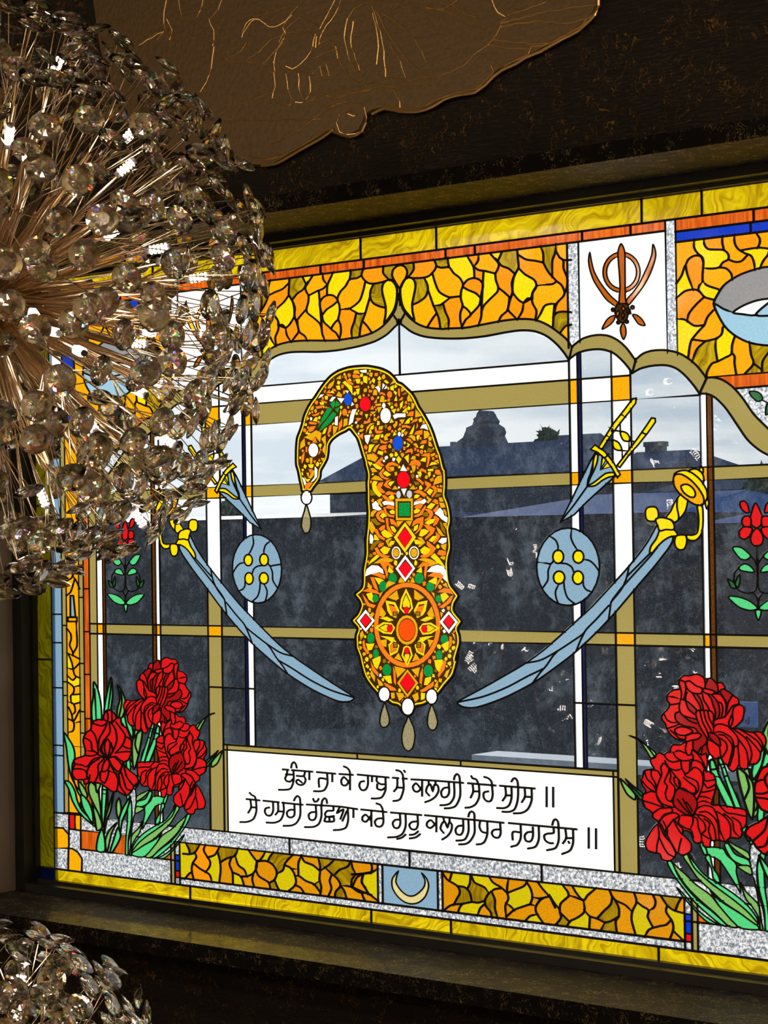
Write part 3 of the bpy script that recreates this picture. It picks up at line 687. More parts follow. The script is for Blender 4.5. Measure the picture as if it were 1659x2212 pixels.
DATA3 = '''
@ red_flower m 3.8
I c:R:k 753,-97 790,-60 798,-35 830,-35 842,20 882,50 907,110 922,170 922,240 892,310 862,322 850,332 902,390 962,440 977,480 942,522 922,560 880,597 840,582 808,562 770,567 730,542 670,502 620,492 570,492 540,507 528,470 470,467 438,420 443,380 458,340 450,310 490,288 540,268 543,220 528,150 548,88 588,58 600,0 650,-22 690,-22 695,-62 720,-97
I s 695,-20 760,0 800,-35
I s 720,-92 730,-40 720,2
I s 760,-95 762,-30 760,0
I s 605,10 680,30 720,8 700,60 660,130 650,195
I s 588,60 620,100 640,160 650,242
I s 545,130 590,160 600,220 645,255
I s 740,5 745,80 690,160 680,230 720,292
I s 752,0 790,60 800,150 770,230 735,292
I c - 725,138 747,170 742,230 725,282 703,230 703,170
I s 690,165 665,220 702,285
I s 755,170 770,235
I s 795,0 840,60 870,110 850,180 795,245
I s 860,120 890,125 912,140
I s 848,190 880,210 920,215
I s 785,252 860,240 922,240
I s 735,292 790,280 830,310 862,325
I s 542,230 620,240 660,270 722,292
I s 540,270 600,275 645,258
I s 458,340 520,350 550,362 605,325
I s 565,362 600,310 660,285 722,292
I s 445,382 500,380 550,400 557,445
I s 560,475 560,400 590,340 655,298
I s 620,492 650,420 650,350 695,300
I s 570,492 582,430
I s 528,470 575,450
I s 678,395 690,340 720,300 742,330 730,382 700,402 676,400
I s 670,405 665,460 700,495 730,430 737,385
I s 735,298 760,350 812,402 842,350 785,285
I s 735,395 790,420 812,480 800,560
I s 742,325 780,400 820,420 852,330
I s 840,415 860,480 880,540 922,560
I s 818,435 830,520 880,595
I s 858,345 880,440 935,515
S c:R:k R: 742,878 700,903 620,903 593,950 598,983 560,983 520,1008 480,988 440,1008 428,1040 378,1060 388,1110 418,1160 378,1170 308,1188 293,1250 278,1280 288,1340 328,1400 298,1440 288,1500 298,1560 S: 263,50 288,110 358,162 358,202 418,252 378,290 328,360 288,450 308,522 370,547 430,562 450,612 520,627 572,592 590,545 640,570 690,562 732,520 732,460 692,410 652,370 655,335 720,350 760,440 800,457 840,442 850,482 912,492 922,432 972,432 1000,422 1060,442 1112,402 1202,407 1227,360 1222,320 1262,290 1267,150 1232,123 1140,108 1060,92 1000,85 930,80 945,25 R: 1062,1480 1087,1380 1087,1280 1062,1220 1000,1188 965,1180 990,1160 1000,1050 960,960 880,900
S l 655,338 645,300 560,225 480,330 500,380 590,545
R s 620,990 690,965 750,990 830,1005 845,1050 780,1075 710,1070 650,1030 625,985
R s 525,1008 560,1060 620,1090 685,1078
R s 535,1075 580,1150 660,1180 735,1150
R s 708,1080 720,1160 760,1215 800,1190 807,1090
R s 818,1140 830,1080 880,1075 940,1110 968,1178
R s 845,960 900,1010 950,1090 975,1160
R s 515,1105 490,1150 500,1220 470,1300 440,1400 460,1500 525,1580
R s 535,1105 580,1170 550,1250 530,1310 560,1350 540,1430 560,1500 615,1525
R s 600,1180 640,1230 680,1280 700,1370 780,1410 860,1430 870,1370 800,1310 740,1260
R s 580,1175 600,1240 590,1300 640,1360 640,1440 605,1515
R c - 630,1260 650,1330 692,1372 702,1310 662,1258
R s 740,1175 760,1240 830,1270 890,1310 900,1390 860,1445
R s 816,1180 850,1148 910,1170 942,1220 952,1300 930,1400 885,1500
R s 955,1185 970,1290 1087,1280
R s 950,1300 1000,1370 1087,1335
R s 925,1420 1000,1410 1087,1385
R s 905,1465 980,1470 1060,1500
R s 880,1535 960,1515 1055,1550
R s 385,1170 390,1250 430,1320 440,1400
R s 400,1175 460,1190 490,1250
R s 312,1190 340,1270 400,1330 438,1395
R s 280,1285 350,1370 440,1420
R s 295,1445 380,1410 440,1420
R s 295,1510 400,1540 525,1585
S c - 590,-62 560,20 560,80 620,140 722,192 752,182 792,80 772,10 702,-50 642,-80
S s 600,30 660,110 735,188
S s 650,25 700,120 742,185
S s 690,60 720,100 742,145
S s 395,-15 450,70 560,108
S s 360,165 430,120 540,115 550,150 470,180 418,245
S s 420,252 470,190 560,160 615,185 570,225 560,228
S s 460,240 500,330 492,385 440,270 418,262
S s 560,228 600,310 645,370 652,320 600,270
S s 620,198 610,260 680,310 730,330 752,400
S s 640,185 742,192 748,250 720,330
S s 750,195 790,220 800,300 830,380 832,445
S s 800,200 860,260 870,330 838,362 905,412
S s 858,220 910,260 900,330 932,432
S s 768,175 850,190 920,240 960,320 972,432
S s 760,180 790,120 860,90 940,110 980,180 992,245
S s 815,155 880,150 950,200 990,270 1002,425
S s 985,150 1060,200 1112,280 1112,400
S s 995,230 1010,330 1062,442
S s 1055,170 1130,240 1150,340 1212,405
S s 1010,92 1080,160 1150,170 1265,195
S s 1130,205 1200,250 1227,325
S s 410,280 420,380 400,480 395,555
S s 428,285 470,380 540,460 585,560
S s 425,405 470,500 510,560 572,592
S s 638,410 620,470 605,560
S f R2 700,100 640,20 690,50
R c:R:k 698,185 740,148 800,150 870,133 930,148 975,183 1040,178 1100,228 1150,223 1187,270 1192,300 1240,328 1290,373 1332,400 1347,460 1392,488 1397,560 1372,640 1312,700 1275,725 1340,728 1440,758 1500,768 1560,758 1612,790 1637,860 1622,920 1582,980 1567,1060 1520,1112 1442,1112 1440,1152 1400,1167 1360,1152 1340,1122 1320,1162 1280,1192 1240,1172 1215,1125 1170,1090 1145,1040 1080,1053 1020,1003 995,1050 985,1000 930,1010 890,980 830,960 822,1005 780,1012 758,950 768,890 755,850 718,857 648,832 598,790 558,730 538,670 503,620 508,570 558,520 588,460 558,410 568,350 620,308 698,290 688,230
R s 700,195 755,215 800,205 850,240 880,262 930,280 945,300 930,340 880,345 830,335 785,300 765,260 755,215
R s 755,215 765,290 742,405
R s 698,260 715,330 712,405
R s 930,280 965,290 975,250 965,185
R s 975,250 990,215 1002,185
R s 965,290 1000,295 1060,310 1110,332 1110,260 1092,225
R s 1110,332 1130,320 1150,300 1190,292
R s 945,300 960,330 1050,355 1080,325
R s 558,375 610,378 660,390 712,405
R s 588,465 640,460 695,450
R s 710,400 690,480 700,540 730,580 800,605 875,622
R s 712,405 760,420 820,460 885,525
R s 762,425 790,510 865,575
R s 775,330 760,380 768,425
R s 838,340 870,400 910,460 928,525
R s 880,345 920,400 945,470 952,530
R s 940,340 960,420 1000,480 1022,530
R s 1000,348 1040,400 1060,470 1085,540 1080,610
R s 1052,365 1100,420 1125,480 1130,560 1115,612
R s 1065,348 1130,350 1170,390 1200,450 1200,530 1188,598
R s 1095,430 1150,450 1165,510 1150,600
R s 1135,325 1170,380 1205,440
R s 1262,378 1225,440 1207,530
R s 1335,458 1270,480 1230,540 1180,600 1100,620 1065,645
R s 1347,462 1290,490 1270,560 1275,640 1245,715
R s 1265,575 1230,660 1240,712
R s 1065,710 1100,680 1170,680 1275,725
R s 528,570 560,630 620,660 685,655
R s 695,540 650,560 650,620 690,670 760,700 860,720 895,760
R s 558,725 640,700 692,675
R c - 638,750 660,720 720,705 790,720 837,750 800,790 730,800 680,790
R s 598,745 650,790 690,830 745,845
R s 745,592 800,640 875,668
R s 755,850 765,800 820,780 900,775 932,800 890,840 830,850 765,872
R s 868,600 880,535 950,525 1010,530 1050,545 1067,590 1062,640 1067,700 1062,775
R s 870,570 890,640 930,730 985,815
R s 918,535 940,640 990,740 1012,800
R s 958,530 980,630 1030,730 1047,772
R s 1000,535 1020,620 1060,690
R s 1005,775 1050,770 1110,810 1137,870 1137,915 1100,900 1040,840 1008,798
R s 1000,838 995,920 1020,1003
R s 1145,1045 1135,960 1120,910 1060,870 1000,838
R s 985,815 1000,838 1012,800
R s 1062,770 1140,760 1190,780 1260,830 1290,925
R s 1125,790 1180,800 1240,860 1270,920 1260,1000 1225,1130
R s 1140,830 1200,880 1210,950 1165,1030
R s 1235,715 1290,770 1330,830 1330,910 1290,925 1280,1000 1240,1130
R s 1330,830 1380,900 1420,960 1440,1060 1442,1112
R s 1328,915 1340,1020 1345,1122
R s 1285,735 1380,800 1440,870 1480,1000 1455,1112
R s 1425,815 1490,880 1550,950 1582,1000
R s 1360,740 1460,800 1550,870 1597,950
R s 1505,770 1570,840 1600,900 1590,970
R s 840,855 840,920 850,960 900,980 920,940 980,890 995,835
R s 940,935 930,1012
R f R2 850,540 900,420 1065,470 900,890 1040,230 1120,870 1190,340 980,950 900,430
@ jewelled_plume n 3
X outline k AA: 165,2080 150,2000 125,1900 100,1760 70,1660 65,1500 70,1350 85,1220 130,1100 165,990 190,880 240,760 310,640 370,560 440,450 520,340 620,230 740,150 900,95 1050,75 1200,70 AB: 300,90 420,120 540,180 640,280 670,330 740,360 830,440 910,520 970,620 1020,730 1080,820 1140,920 1200,1030 1250,1150 1290,1270 1330,1400 1380,1530 1430,1734 AC: 1390,250 1400,420 1395,560 1390,650 1430,750 1465,900 1475,1050 1450,1180 1470,1330 1475,1480 1440,1620 1430,1750 M: 1310,620 1380,720 1405,765 1360,850 1350,920 1400,990 1440,1050 1395,1130 1415,1200 1420,1290 1400,1370 1370,1480 N: 1400,80 1375,200 1340,310 1250,420 1180,510 1060,610 1000,640 920,660 880,740 830,760 770,720 730,650 660,630 600,590 530,590 490,510 420,430 350,320 310,190 290,100 255,0 M: 250,1300 250,1200 270,1130 205,1040 270,960 305,870 290,820 240,745 320,660 330,560 330,470 350,360 360,280 355,100 AC: 140,1550 140,1350 165,1100 170,900 160,750 160,600 155,450 165,330 130,180 AB: 130,1650 90,1520 50,1380 20,1290 -10,1230 AA: 1050,1250 990,1170 920,1090 870,1120 750,1180 650,1260 600,1340 590,1450 570,1560 520,1660 470,1750 460,1850 420,1930 350,2020 310,2080 240,2080
'''
DATA5 = '''
@ jewelled_plume n 3
N c:DR:k 575,606 598,680 622,760 627,835 590,882 545,882 520,830 530,740 555,660
N c:DR:k 842,760 870,820 900,890 914,990 890,1110 840,1152 788,1110 766,1000 785,890 815,820
N c:DR:k 1100,628 1130,690 1155,765 1167,840 1140,907 1090,915 1055,852 1062,740 1080,680
N e:W:k 570,517 66,84
N e:W:k 835,655 72,96
N e:W:k 1100,542 66,86
D c:DR:k 383,1318 402,1370 418,1430 420,1490 405,1540 370,1550 345,1500 350,1430 368,1370
D e:W:k 385,1262 44,58
@ crescent_panel n 3.6
U c:CR:k 378,308 330,370 330,440 370,510 430,560 490,575 550,560 600,510 625,430 610,370 570,325 595,380 590,430 550,480 500,510 450,505 400,465 360,400 365,350
'''
PIECES = '''
AC o 300,150 400,55 410,85 360,130 420,180 410,190 330,165
AC y 250,165 290,165 390,215 370,245 310,225
AC a 165,20 230,10 330,60 290,120 230,95 175,85
AC y 180,125 240,145 215,190
AC a 225,230 270,230 320,275 250,285
AC a 235,395 290,345 350,365 410,415 310,405
AC o 355,310 425,230 430,260 385,310 430,370 510,390 470,400 390,365
AC y 420,310 455,275 530,325 480,350
AC o 455,200 500,150 570,135 645,175 640,190 560,170 500,190 500,240 540,280 490,265
AC a 510,215 580,210 580,260 550,265
AC y 625,90 655,45 695,90 660,145
AC y 755,60 810,20 810,140
AC o 825,175 860,115 920,100 975,120 1000,160 980,190 920,165
AC a 850,80 880,40 915,45 915,85
AC o 1015,30 1060,5 1140,0 1140,80 1105,205 1095,200 1110,110 1110,40
AC y 1000,110 1030,75 1080,65 1075,120
AC y 1140,180 1170,140 1220,135 1250,160 1200,165
AC a 1215,110 1270,100 1280,150
AC t 1180,210 1220,200 1260,220 1220,230
AC o 980,260 1020,235 1080,265 1085,300 1040,270
AC y 955,290 1000,280 1010,320 990,365 975,330
AC y 1115,300 1150,290 1150,330 1130,360
AC o 1225,300 1240,255 1290,260 1315,320 1260,320
AC a 1205,480 1225,400 1260,360 1320,345 1325,440 1260,460
AC y 1115,250 1190,240 1190,265 1120,265
AC a 860,190 920,190 910,250 890,285
AC w 690,260 728,180 780,265
AC r E 733,405 92,122
AC w 705,555 775,550 740,640
AC s E 655,638 28,50
AC s E 825,632 35,52
AC a 565,555 600,505 640,550
AC a 835,550 885,495 915,550
AC o 430,490 470,430 545,400 490,440 470,480 540,545 480,525
AC y 500,470 530,440 585,435 530,500
AC o 315,520 350,460 410,450 400,490 370,530 440,600 420,610 340,580
AC y 245,480 270,430 320,440 300,490 320,560 390,635 355,670 300,620 260,560
AC t 220,570 260,590 290,640 220,645
AC o 935,395 970,390 1045,460 1035,480 980,430
AC o 1070,430 1150,470 1160,490 1075,580 1060,575 1110,510 1080,480
AC t 900,440 960,450 970,475 920,480
AC o 1165,520 1210,500 1245,540 1245,600 1180,675 1175,660 1220,590 1210,550
AC y 1100,600 1140,550 1190,575 1145,640
AC o 895,600 960,570 1020,590 1090,640 1055,670 990,620
AC y 905,690 910,655 940,640 980,655 950,685
AC o 910,740 1000,690 1020,705 960,745
AC o 455,620 500,590 570,610 575,650 520,630 480,640
AC o 400,655 440,650 490,700 570,740 570,755 500,740 440,700
AC y 505,680 550,650 580,670 580,705 530,705
AC w 410,760 450,740 500,755 580,765 580,805 500,785 430,795
AC w 905,760 1000,745 1060,710 1085,740 1050,775 980,765 900,795
AC a 612,710 872,705 870,1030 622,1030
AC k 640,740 850,740 848,1000 640,1000
AC g 665,775 825,770 825,965 665,965
AC a 325,730 360,710 400,705 390,735 365,745 400,815 385,820
AC w 250,785 300,745 335,780 340,820 385,865 340,880 260,850
AC a 1095,665 1130,690 1165,715 1120,765 1100,755 1130,720 1100,690
AC o 1190,740 1220,715 1265,730 1270,780 1240,775
AC y 1100,835 1165,775 1220,790 1165,860
AC o 1200,885 1250,830 1275,800 1270,860 1225,910
AC a 1290,690 1330,690 1350,740 1300,740
AC t 1220,670 1260,630 1320,635 1270,665
AC a 1295,770 1360,775 1380,830 1320,835
AC a 1265,545 1325,555 1325,595 1270,590
AC w 1230,930 1300,850 1345,900 1360,970 1415,1000 1410,1065 1330,1015 1290,970
AC a 1355,870 1380,880 1400,930 1395,970
AC o 905,835 960,790 1035,790 1000,850 930,850
AC y 900,890 940,865 990,880 960,915 905,925
AC o 905,970 980,940 1070,815 1075,830 1020,940 960,975 910,980
AC o 460,840 490,810 580,830 585,860 500,850
AC o 425,840 445,840 470,920 520,960 585,970 580,985 510,975 450,920
AC y 520,905 560,880 590,895 590,935 540,930
AC o 305,960 340,910 410,885 425,905 360,930 345,970 380,1020 430,1045 430,1065 370,1050 330,1010
AC y 375,970 400,935 430,925 470,970 420,985 415,1005
AC a 225,970 235,910 280,885 310,895 270,940 260,975
AC t 225,1030 290,1015 330,1070 380,1095 320,1110
AC a 200,1140 210,1080 230,1060 260,1110 290,1170 250,1240 220,1200
AC o 1065,870 1120,865 1180,900 1190,950 1150,1010 1070,1045 1070,1030 1130,990 1145,940 1110,895
AC t 1030,950 1060,920 1110,920 1115,965 1080,975
AC y 1070,1080 1140,1030 1225,1020 1195,1070 1130,1100
AC o 1205,985 1235,975 1285,1020 1250,1090 1205,1120 1200,1105 1240,1040
AC o 870,1130 890,1060 940,1020 1040,990 1035,1100 1000,1170 930,1240 910,1250 970,1180 1000,1080 940,1080
AC y 895,1200 905,1140 955,1110 950,1160 920,1190
AC o 1055,1110 1120,1115 1220,1170 1190,1240 1080,1330 1075,1315 1160,1220 1110,1180
AC y 980,1270 1010,1190 1060,1180 1120,1210 1080,1250 1020,1285
AC o 1240,1230 1300,1280 1270,1340 1210,1400 1200,1390 1250,1300
AC y 1135,1350 1190,1290 1245,1290 1210,1340 1180,1370
AC a 1245,1140 1300,1190 1350,1270 1385,1280 1330,1275 1280,1230
AC t 1300,1060 1320,1080 1370,1180 1385,1250 1330,1180
AC a 1355,1090 1400,1085 1400,1175
AC o 460,1010 490,1010 495,1120 540,1210 590,1260 530,1245 480,1170
AC o 525,1020 570,1030 620,1090 635,1140 580,1095 540,1090
AC y 535,1135 575,1140 615,1200 600,1225 560,1195
AC a 630,1060 720,1055 650,1130
AC a 775,1060 860,1050 830,1120
AC e 755,1080 920,1300 755,1530 590,1305
AC k 755,1130 870,1300 755,1475 635,1305
AC r 755,1165 860,1300 755,1450 655,1300
AC o 355,1170 400,1130 440,1120 435,1170 380,1200
AC o 275,1190 320,1180 360,1270 440,1330 430,1345 350,1300
AC y 390,1230 440,1190 490,1220 560,1280 480,1310 420,1280
AC y 280,1270 300,1270 350,1340 280,1340
AC w 210,1320 220,1260 245,1280 260,1340 240,1395 215,1390
AC t 220,1480 250,1400 320,1360 400,1370 320,1400 270,1470 235,1500
AC o 340,1430 370,1400 420,1395 410,1430 350,1455
AC o 290,1480 320,1465 370,1550 430,1590 520,1595 480,1615 400,1610 330,1560
AC y 375,1500 430,1450 520,1480 480,1550 430,1565
AC a 460,1360 510,1325 550,1320 500,1360 490,1400 550,1445 500,1440
AC y 515,1400 540,1365 590,1370 570,1410 530,1425
AC a 955,1310 1010,1310 1065,1385 980,1450 970,1440 1030,1380
AC y 905,1350 960,1350 1015,1385 960,1410 920,1400
AC o 1105,1370 1180,1430 1235,1475 1180,1560 1100,1610 1010,1610 1005,1595 1100,1560 1170,1490 1100,1420
AC y 1000,1500 1060,1450 1145,1490 1120,1540 1060,1570 1010,1540
AC w 1285,1370 1330,1320 1400,1320 1395,1370 1340,1400
AC a 1320,1430 1395,1410 1385,1500 1340,1470
AC o 1265,1560 1290,1510 1330,1510 1390,1530 1385,1575 1320,1580
AC y 1165,1605 1215,1560 1290,1640 1390,1780 1260,1690
AC a 1310,1620 1340,1600 1380,1610 1370,1650
AC w E 620,1545 65,90
AC k E 617,1545 56,78
AC a E 615,1545 42,55
AC w E 897,1545 72,95
AC k E 897,1545 62,84
AC a E 897,1545 44,60
AC y 185,1730 230,1660 320,1580 350,1600 280,1660
AC a 270,1710 380,1640 480,1625 570,1655 540,1680 400,1690 340,1700
AC a 965,1650 1050,1630 1150,1650 1270,1710 1130,1750 1150,1700
AC y 587,1700 600,1665 630,1680 625,1735 600,1730
AC y 905,1700 920,1665 942,1690 935,1730 910,1735
AC w 760,1595 905,1785 760,1985 618,1790
AC k 760,1640 875,1785 760,1940 650,1790
AC r 760,1680 855,1785 760,1920 668,1790
M w 360,540 375,470 430,425 500,430 550,470 560,510 510,490 440,510 400,520
M w 1055,490 1100,440 1170,420 1230,440 1260,490 1270,600 1230,560 1240,530 1170,500 1110,490
M o 520,385 600,380 670,440 665,460 610,410 590,440 610,520 600,560 580,480
M y 615,490 625,440 670,490 650,505
M o 945,445 1000,390 1080,395 1050,440 1040,500 1030,580 1020,520 1030,420
M y 935,490 985,440 990,500
M o 425,520 500,505 580,540 575,570 500,540
M o 420,560 450,560 480,640 500,700 460,670
M y 465,560 520,570 560,590 510,630
M g E 665,565 42,52
M g E 555,655 38,55
M g E 470,790 33,38
M g E 962,565 45,55
M g E 1087,658 42,50
M g E 1180,795 33,35
M o 1060,540 1120,505 1200,510 1230,540 1190,600 1140,690 1150,640 1200,560 1120,545
M y 1070,600 1150,555 1160,590 1145,630
M o 330,710 400,680 490,710 520,745 430,720
M o 325,740 360,790 400,850 470,870 450,895 380,870 350,800
M y 375,745 430,730 440,760 430,800 450,835 400,800
M o 1170,720 1240,680 1300,690 1340,740 1250,720
M o 1340,760 1310,830 1230,895 1190,890 1270,830 1320,770
M y 1205,750 1250,730 1290,770 1230,830 1218,800
M a 390,620 430,660 420,690 385,660
M a 600,620 620,600 690,620 610,660 590,680
M a 735,600 755,560 795,608 735,612
M a 865,608 890,560 910,610
M a 1230,640 1260,620 1280,670
M a 520,740 550,720 520,780
M a 1100,720 1130,740 1130,780
M o E 828,1090 367,470
M k E 828,1090 325,425
M a 620,780 710,710 730,790 700,810
M a 910,700 1010,780 950,810 910,790
M a 520,980 540,890 585,960 560,1000
M a 1055,960 1100,890 1130,990 1080,1000
M a 530,1265 595,1255 590,1330 560,1320
M a 1060,1255 1115,1265 1080,1330
M a 690,1460 730,1410 770,1490
M a 890,1490 920,1410 960,1470
M e 590,820 690,840 735,930 700,1005 640,975 610,930
M k 618,852 680,862 715,935 690,980 652,960
M o 632,872 690,890 712,935 665,935 660,985
M k 665,938 722,938 722,992 665,992
M t 678,950 708,950 708,982 678,982
M e 1050,820 950,840 905,930 940,1005 1000,975 1030,930
M k 1022,852 960,862 925,935 950,980 988,960
M o 1008,872 950,890 928,935 975,935 980,985
M k 918,938 975,938 975,992 918,992
M t 932,950 962,950 962,982 932,982
M e 640,1430 620,1310 680,1255 735,1320 715,1390
M k 642,1405 636,1318 680,1272 720,1320 702,1380
M o 650,1390 645,1320 680,1290 710,1320 695,1372
M k 668,1280 722,1280 722,1345 668,1345
M t 682,1292 708,1292 708,1332 682,1332
M e 1010,1430 1030,1310 970,1255 915,1320 935,1390
M k 1008,1405 1014,1318 970,1272 930,1320 948,1380
M o 1000,1390 1005,1320 970,1290 940,1320 955,1372
M k 928,1280 982,1280 982,1345 928,1345
M t 942,1292 968,1292 968,1332 942,1332
M e 815,690 870,800 888,900 850,950 790,950 747,900 762,800
M k 815,725 858,820 872,900 820,962 764,900 776,820
M y 815,760 852,840 852,888 785,883 782,840
M r E 820,922 26,36
M e 470,1120 560,1062 650,1072 688,1120 650,1188 560,1178
M k 500,1120 570,1078 655,1085 672,1130 640,1172 575,1165
M y 525,1120 585,1090 605,1098 600,1155 575,1152
M r E 632,1130 30,38
M e 1182,1125 1092,1067 1002,1077 964,1125 1002,1193 1092,1183
M k 1155,1125 1082,1083 997,1090 980,1135 1012,1177 1077,1170
M y 1130,1125 1067,1095 1050,1103 1055,1160 1077,1157
M r E 1020,1135 30,38
M e 828,1545 768,1430 790,1340 820,1325 860,1340 885,1430
M k 828,1520 782,1425 798,1352 822,1340 850,1352 870,1425
M y 822,1505 803,1450 806,1422 848,1422 846,1450
M r E 825,1375 24,33
M y 520,1010 600,1000 670,1035 620,1045
M y 1130,1010 1050,1000 980,1035 1030,1045
M y 525,1212 600,1222 680,1235 650,1275 610,1245
M y 1125,1212 1050,1222 970,1235 1000,1275 1040,1245
M a E 825,1145 118,160
M k E 825,1145 98,134
M q E 825,1145 88,117
M w 362,925 458,1040 362,1160 268,1040
M k 362,955 435,1042 362,1130 294,1042
M r 362,975 415,1042 362,1102 310,1042
M w 1292,940 1390,1055 1295,1178 1195,1055
M k 1292,968 1365,1055 1295,1145 1222,1055
M r 1292,985 1345,1050 1295,1118 1242,1050
M g E 420,1235 36,52
M g E 478,1415 28,50
M g E 1245,1250 38,48
M g E 1185,1430 32,52
M y 370,1300 400,1305 455,1300 430,1360 390,1370
M o 330,1280 345,1260 355,1340 400,1400 380,1410 340,1350
M y 1215,1315 1290,1275 1285,1360 1260,1380
M o 1305,1220 1325,1230 1320,1310 1298,1350
M a 300,1190 325,1160 340,1200 310,1250
M a 1330,1180 1355,1200 1365,1260
M a 400,985 440,950 455,965 430,1005
M a 1200,950 1225,960 1210,1000
N y 440,130 525,95 525,140 490,230 460,200
N y 1135,140 1225,135 1215,210 1180,260 1150,220
N o 415,140 440,200 500,280 500,310 440,250
N o 1240,145 1260,155 1240,240 1180,320 1175,300
N g E 600,245 45,60
N g E 1063,255 48,62
N y 560,320 640,312 652,390 620,388
N y 1020,408 1032,340 1095,325 1085,370 1050,410
N o 670,210 690,260 698,370 698,408 682,380
N o 1000,222 975,290 970,388 985,398 1000,300
N o 570,390 630,420 690,455 700,472 640,470 590,430
N o 975,478 1040,440 1125,375 1118,420 1060,467 990,488
N a 690,210 780,230 805,242 720,325
N a 880,242 965,222 945,315
N a 830,245 945,390 830,545 720,390
N k 830,270 922,390 830,517 742,390
N r 830,290 908,390 830,485 752,385
N a 415,290 430,260 465,320 460,370
N a 1245,310 1270,260 1300,240 1270,330
N a 645,505 680,505 685,555 655,560
N a 710,503 780,513 788,540 740,585
N a 890,532 945,503 952,565 920,595
N y 985,505 1028,512 1018,565 985,575
N a 495,345 540,385 555,415 515,418
N a 1135,425 1168,372 1170,435
AA w E 345,1418 70,100
AA a 205,1215 270,1185 390,1110 470,1150 450,1280 400,1220 380,1180 330,1260
AA a 135,1395 150,1300 200,1240 210,1345
AA o 335,1290 375,1220 398,1295
AA a 480,1240 535,1195 540,1320 535,1490 492,1420 530,1330
AA o 230,1370 245,1375 245,1440 230,1440
AA o 160,1600 165,1510 205,1450 190,1570 165,1620
AA o 432,1490 440,1440 455,1450
AA a 292,1545 328,1545 320,1630 300,1630
AA y 270,1652 345,1652 335,1690 310,1700 285,1690
AA a 472,1550 518,1548 500,1595
AA o 275,1730 325,1730 300,1780
AA a 240,1785 272,1785 268,1855
AA a 280,1850 340,1745 358,1752 345,1820 300,1868
AA w 372,1690 405,1730 400,1840 350,1900 305,1930 370,1850
AA w 168,1852 200,1880 228,1950 207,1968
AA y 198,1840 240,1890 290,1882 265,1918 230,1900
AA o 215,1990 260,1942 330,1942 290,1990 250,2060 222,2050
AA o 272,1100 300,1050 378,1042 340,1100 290,1125
AA g 412,1065 500,890 585,735 640,768 560,890
AA g 430,1130 500,1015 660,815 705,850 600,990
AA g 622,680 680,638 690,690 660,745
AA g 700,725 715,640 768,690
AA g 697,770 758,740 732,812
AA w 612,630 650,577 695,577 640,638
AA w 735,592 828,600 790,662
AA b E 898,610 57,90
AA r E 1172,685 80,105
AA w 860,470 900,480 888,503
AA w 952,708 985,690 965,665
AA w 912,1015 940,870 970,780 1028,770 990,870 970,970
AA o E 845,815 34,46
AA w 692,1010 700,900 732,885 728,1018
AA o 748,1108 762,990 802,928 798,1030
AA a 827,1040 837,930 888,922 883,1008
AA a 667,1168 662,1042 728,1052 700,1128
AA o 572,1168 602,1042 632,1024 622,1108
AA y 492,1158 522,1090 558,1064 530,1148
AA y 755,918 780,782 790,830
AA a 578,428 602,370 678,312 658,380 612,428
AA a 712,280 778,232 783,280
AA y 818,342 850,322 900,370 958,402 968,528 930,468 890,408
AA y 1142,262 1160,242 1202,252 1198,348 1150,330
AA a 987,190 1002,152 1058,152 1078,198
AA w 1087,152 1188,142 1188,178 1120,174
AA o 972,230 1002,212 1073,240 1078,263 982,260
AA o 842,250 868,232 878,300 978,362 973,373 900,348
AA y 1022,292 1088,292 1078,348 1042,348
AA y 907,300 930,282 953,318
AA o 992,410 1068,397 1073,413 1000,418
AA y 1032,452 1078,442 1068,518 1047,528
AA y 712,402 758,392 773,448 732,448
AA a 717,550 747,492 798,540 790,568
AA o 652,440 690,452 708,478 662,468
AA o 547,522 638,542 648,550 592,553
AA y 612,500 650,472 678,510
AA o 562,500 600,462 603,508
AA y 532,562 573,562 568,608 542,608
AA o 462,622 548,650 558,668 490,648
AA y 452,662 508,662 508,690 462,688
AA o 387,730 488,712 478,740 402,753
AA o 322,860 380,852 438,822 428,850 362,873
AA y 347,950 380,902 408,902 403,958
AA o 282,980 300,972 398,990 388,1003 292,998
AA a 237,940 247,882 273,918
AA w 427,590 462,542 508,532 480,558
AA a 302,778 322,732 348,722 343,768
AA y 267,860 287,812 298,830
AA y 227,1150 260,1105 245,1148 298,1150 270,1168
AB w E 475,888 78,115
AB w 602,890 650,862 793,862 793,903 680,908 622,933
AB w E 445,725 22,35
AB b E 675,1340 75,110
AB w E 697,1187 18,28
AB o E 540,545 35,46
AB a 387,660 397,590 425,567 448,590 448,663
AB o 377,540 402,512 458,532 463,558 425,530
AB w 312,430 350,412 383,450 370,508 340,448
AB a 272,545 282,482 308,467 333,490 328,548
AB w 422,450 432,372 458,392
AB w 457,450 488,402 488,438
AB y 457,330 477,312 518,350 500,363
AB a 552,380 602,322 618,350
AB y 557,460 557,422 603,402 603,473
AB a 357,330 388,332 388,418 357,400
AB y 347,290 375,252 398,290 370,308
AB y 252,320 277,282 298,310 288,353
AB a 732,460 742,442 773,470 737,493
AB o 682,460 698,452 703,568 687,560
AB t 742,540 800,512 813,530 780,543
AB a 832,600 852,552 908,653 837,648
AB o 692,640 740,592 753,602 740,628
AB y 622,640 647,572 658,640
AB a 897,780 902,682 943,702 928,758
AB y 717,770 712,700 758,652 743,730
AB o 757,758 800,722 808,732 770,768
AB y 752,828 810,767 818,800 790,833
AB o 827,888 880,827 928,827 918,888
AB a 962,910 967,797 1053,888
AB y 577,802 638,782 615,848
AB y 512,690 548,682 543,718
AB a 342,760 408,752 365,833
AB a 232,830 318,822 270,858
AB a 312,710 393,697 393,718 317,723
AB o 292,680 328,622 328,678
AB o 232,780 260,732 273,783
AB y 147,872 183,872 165,928
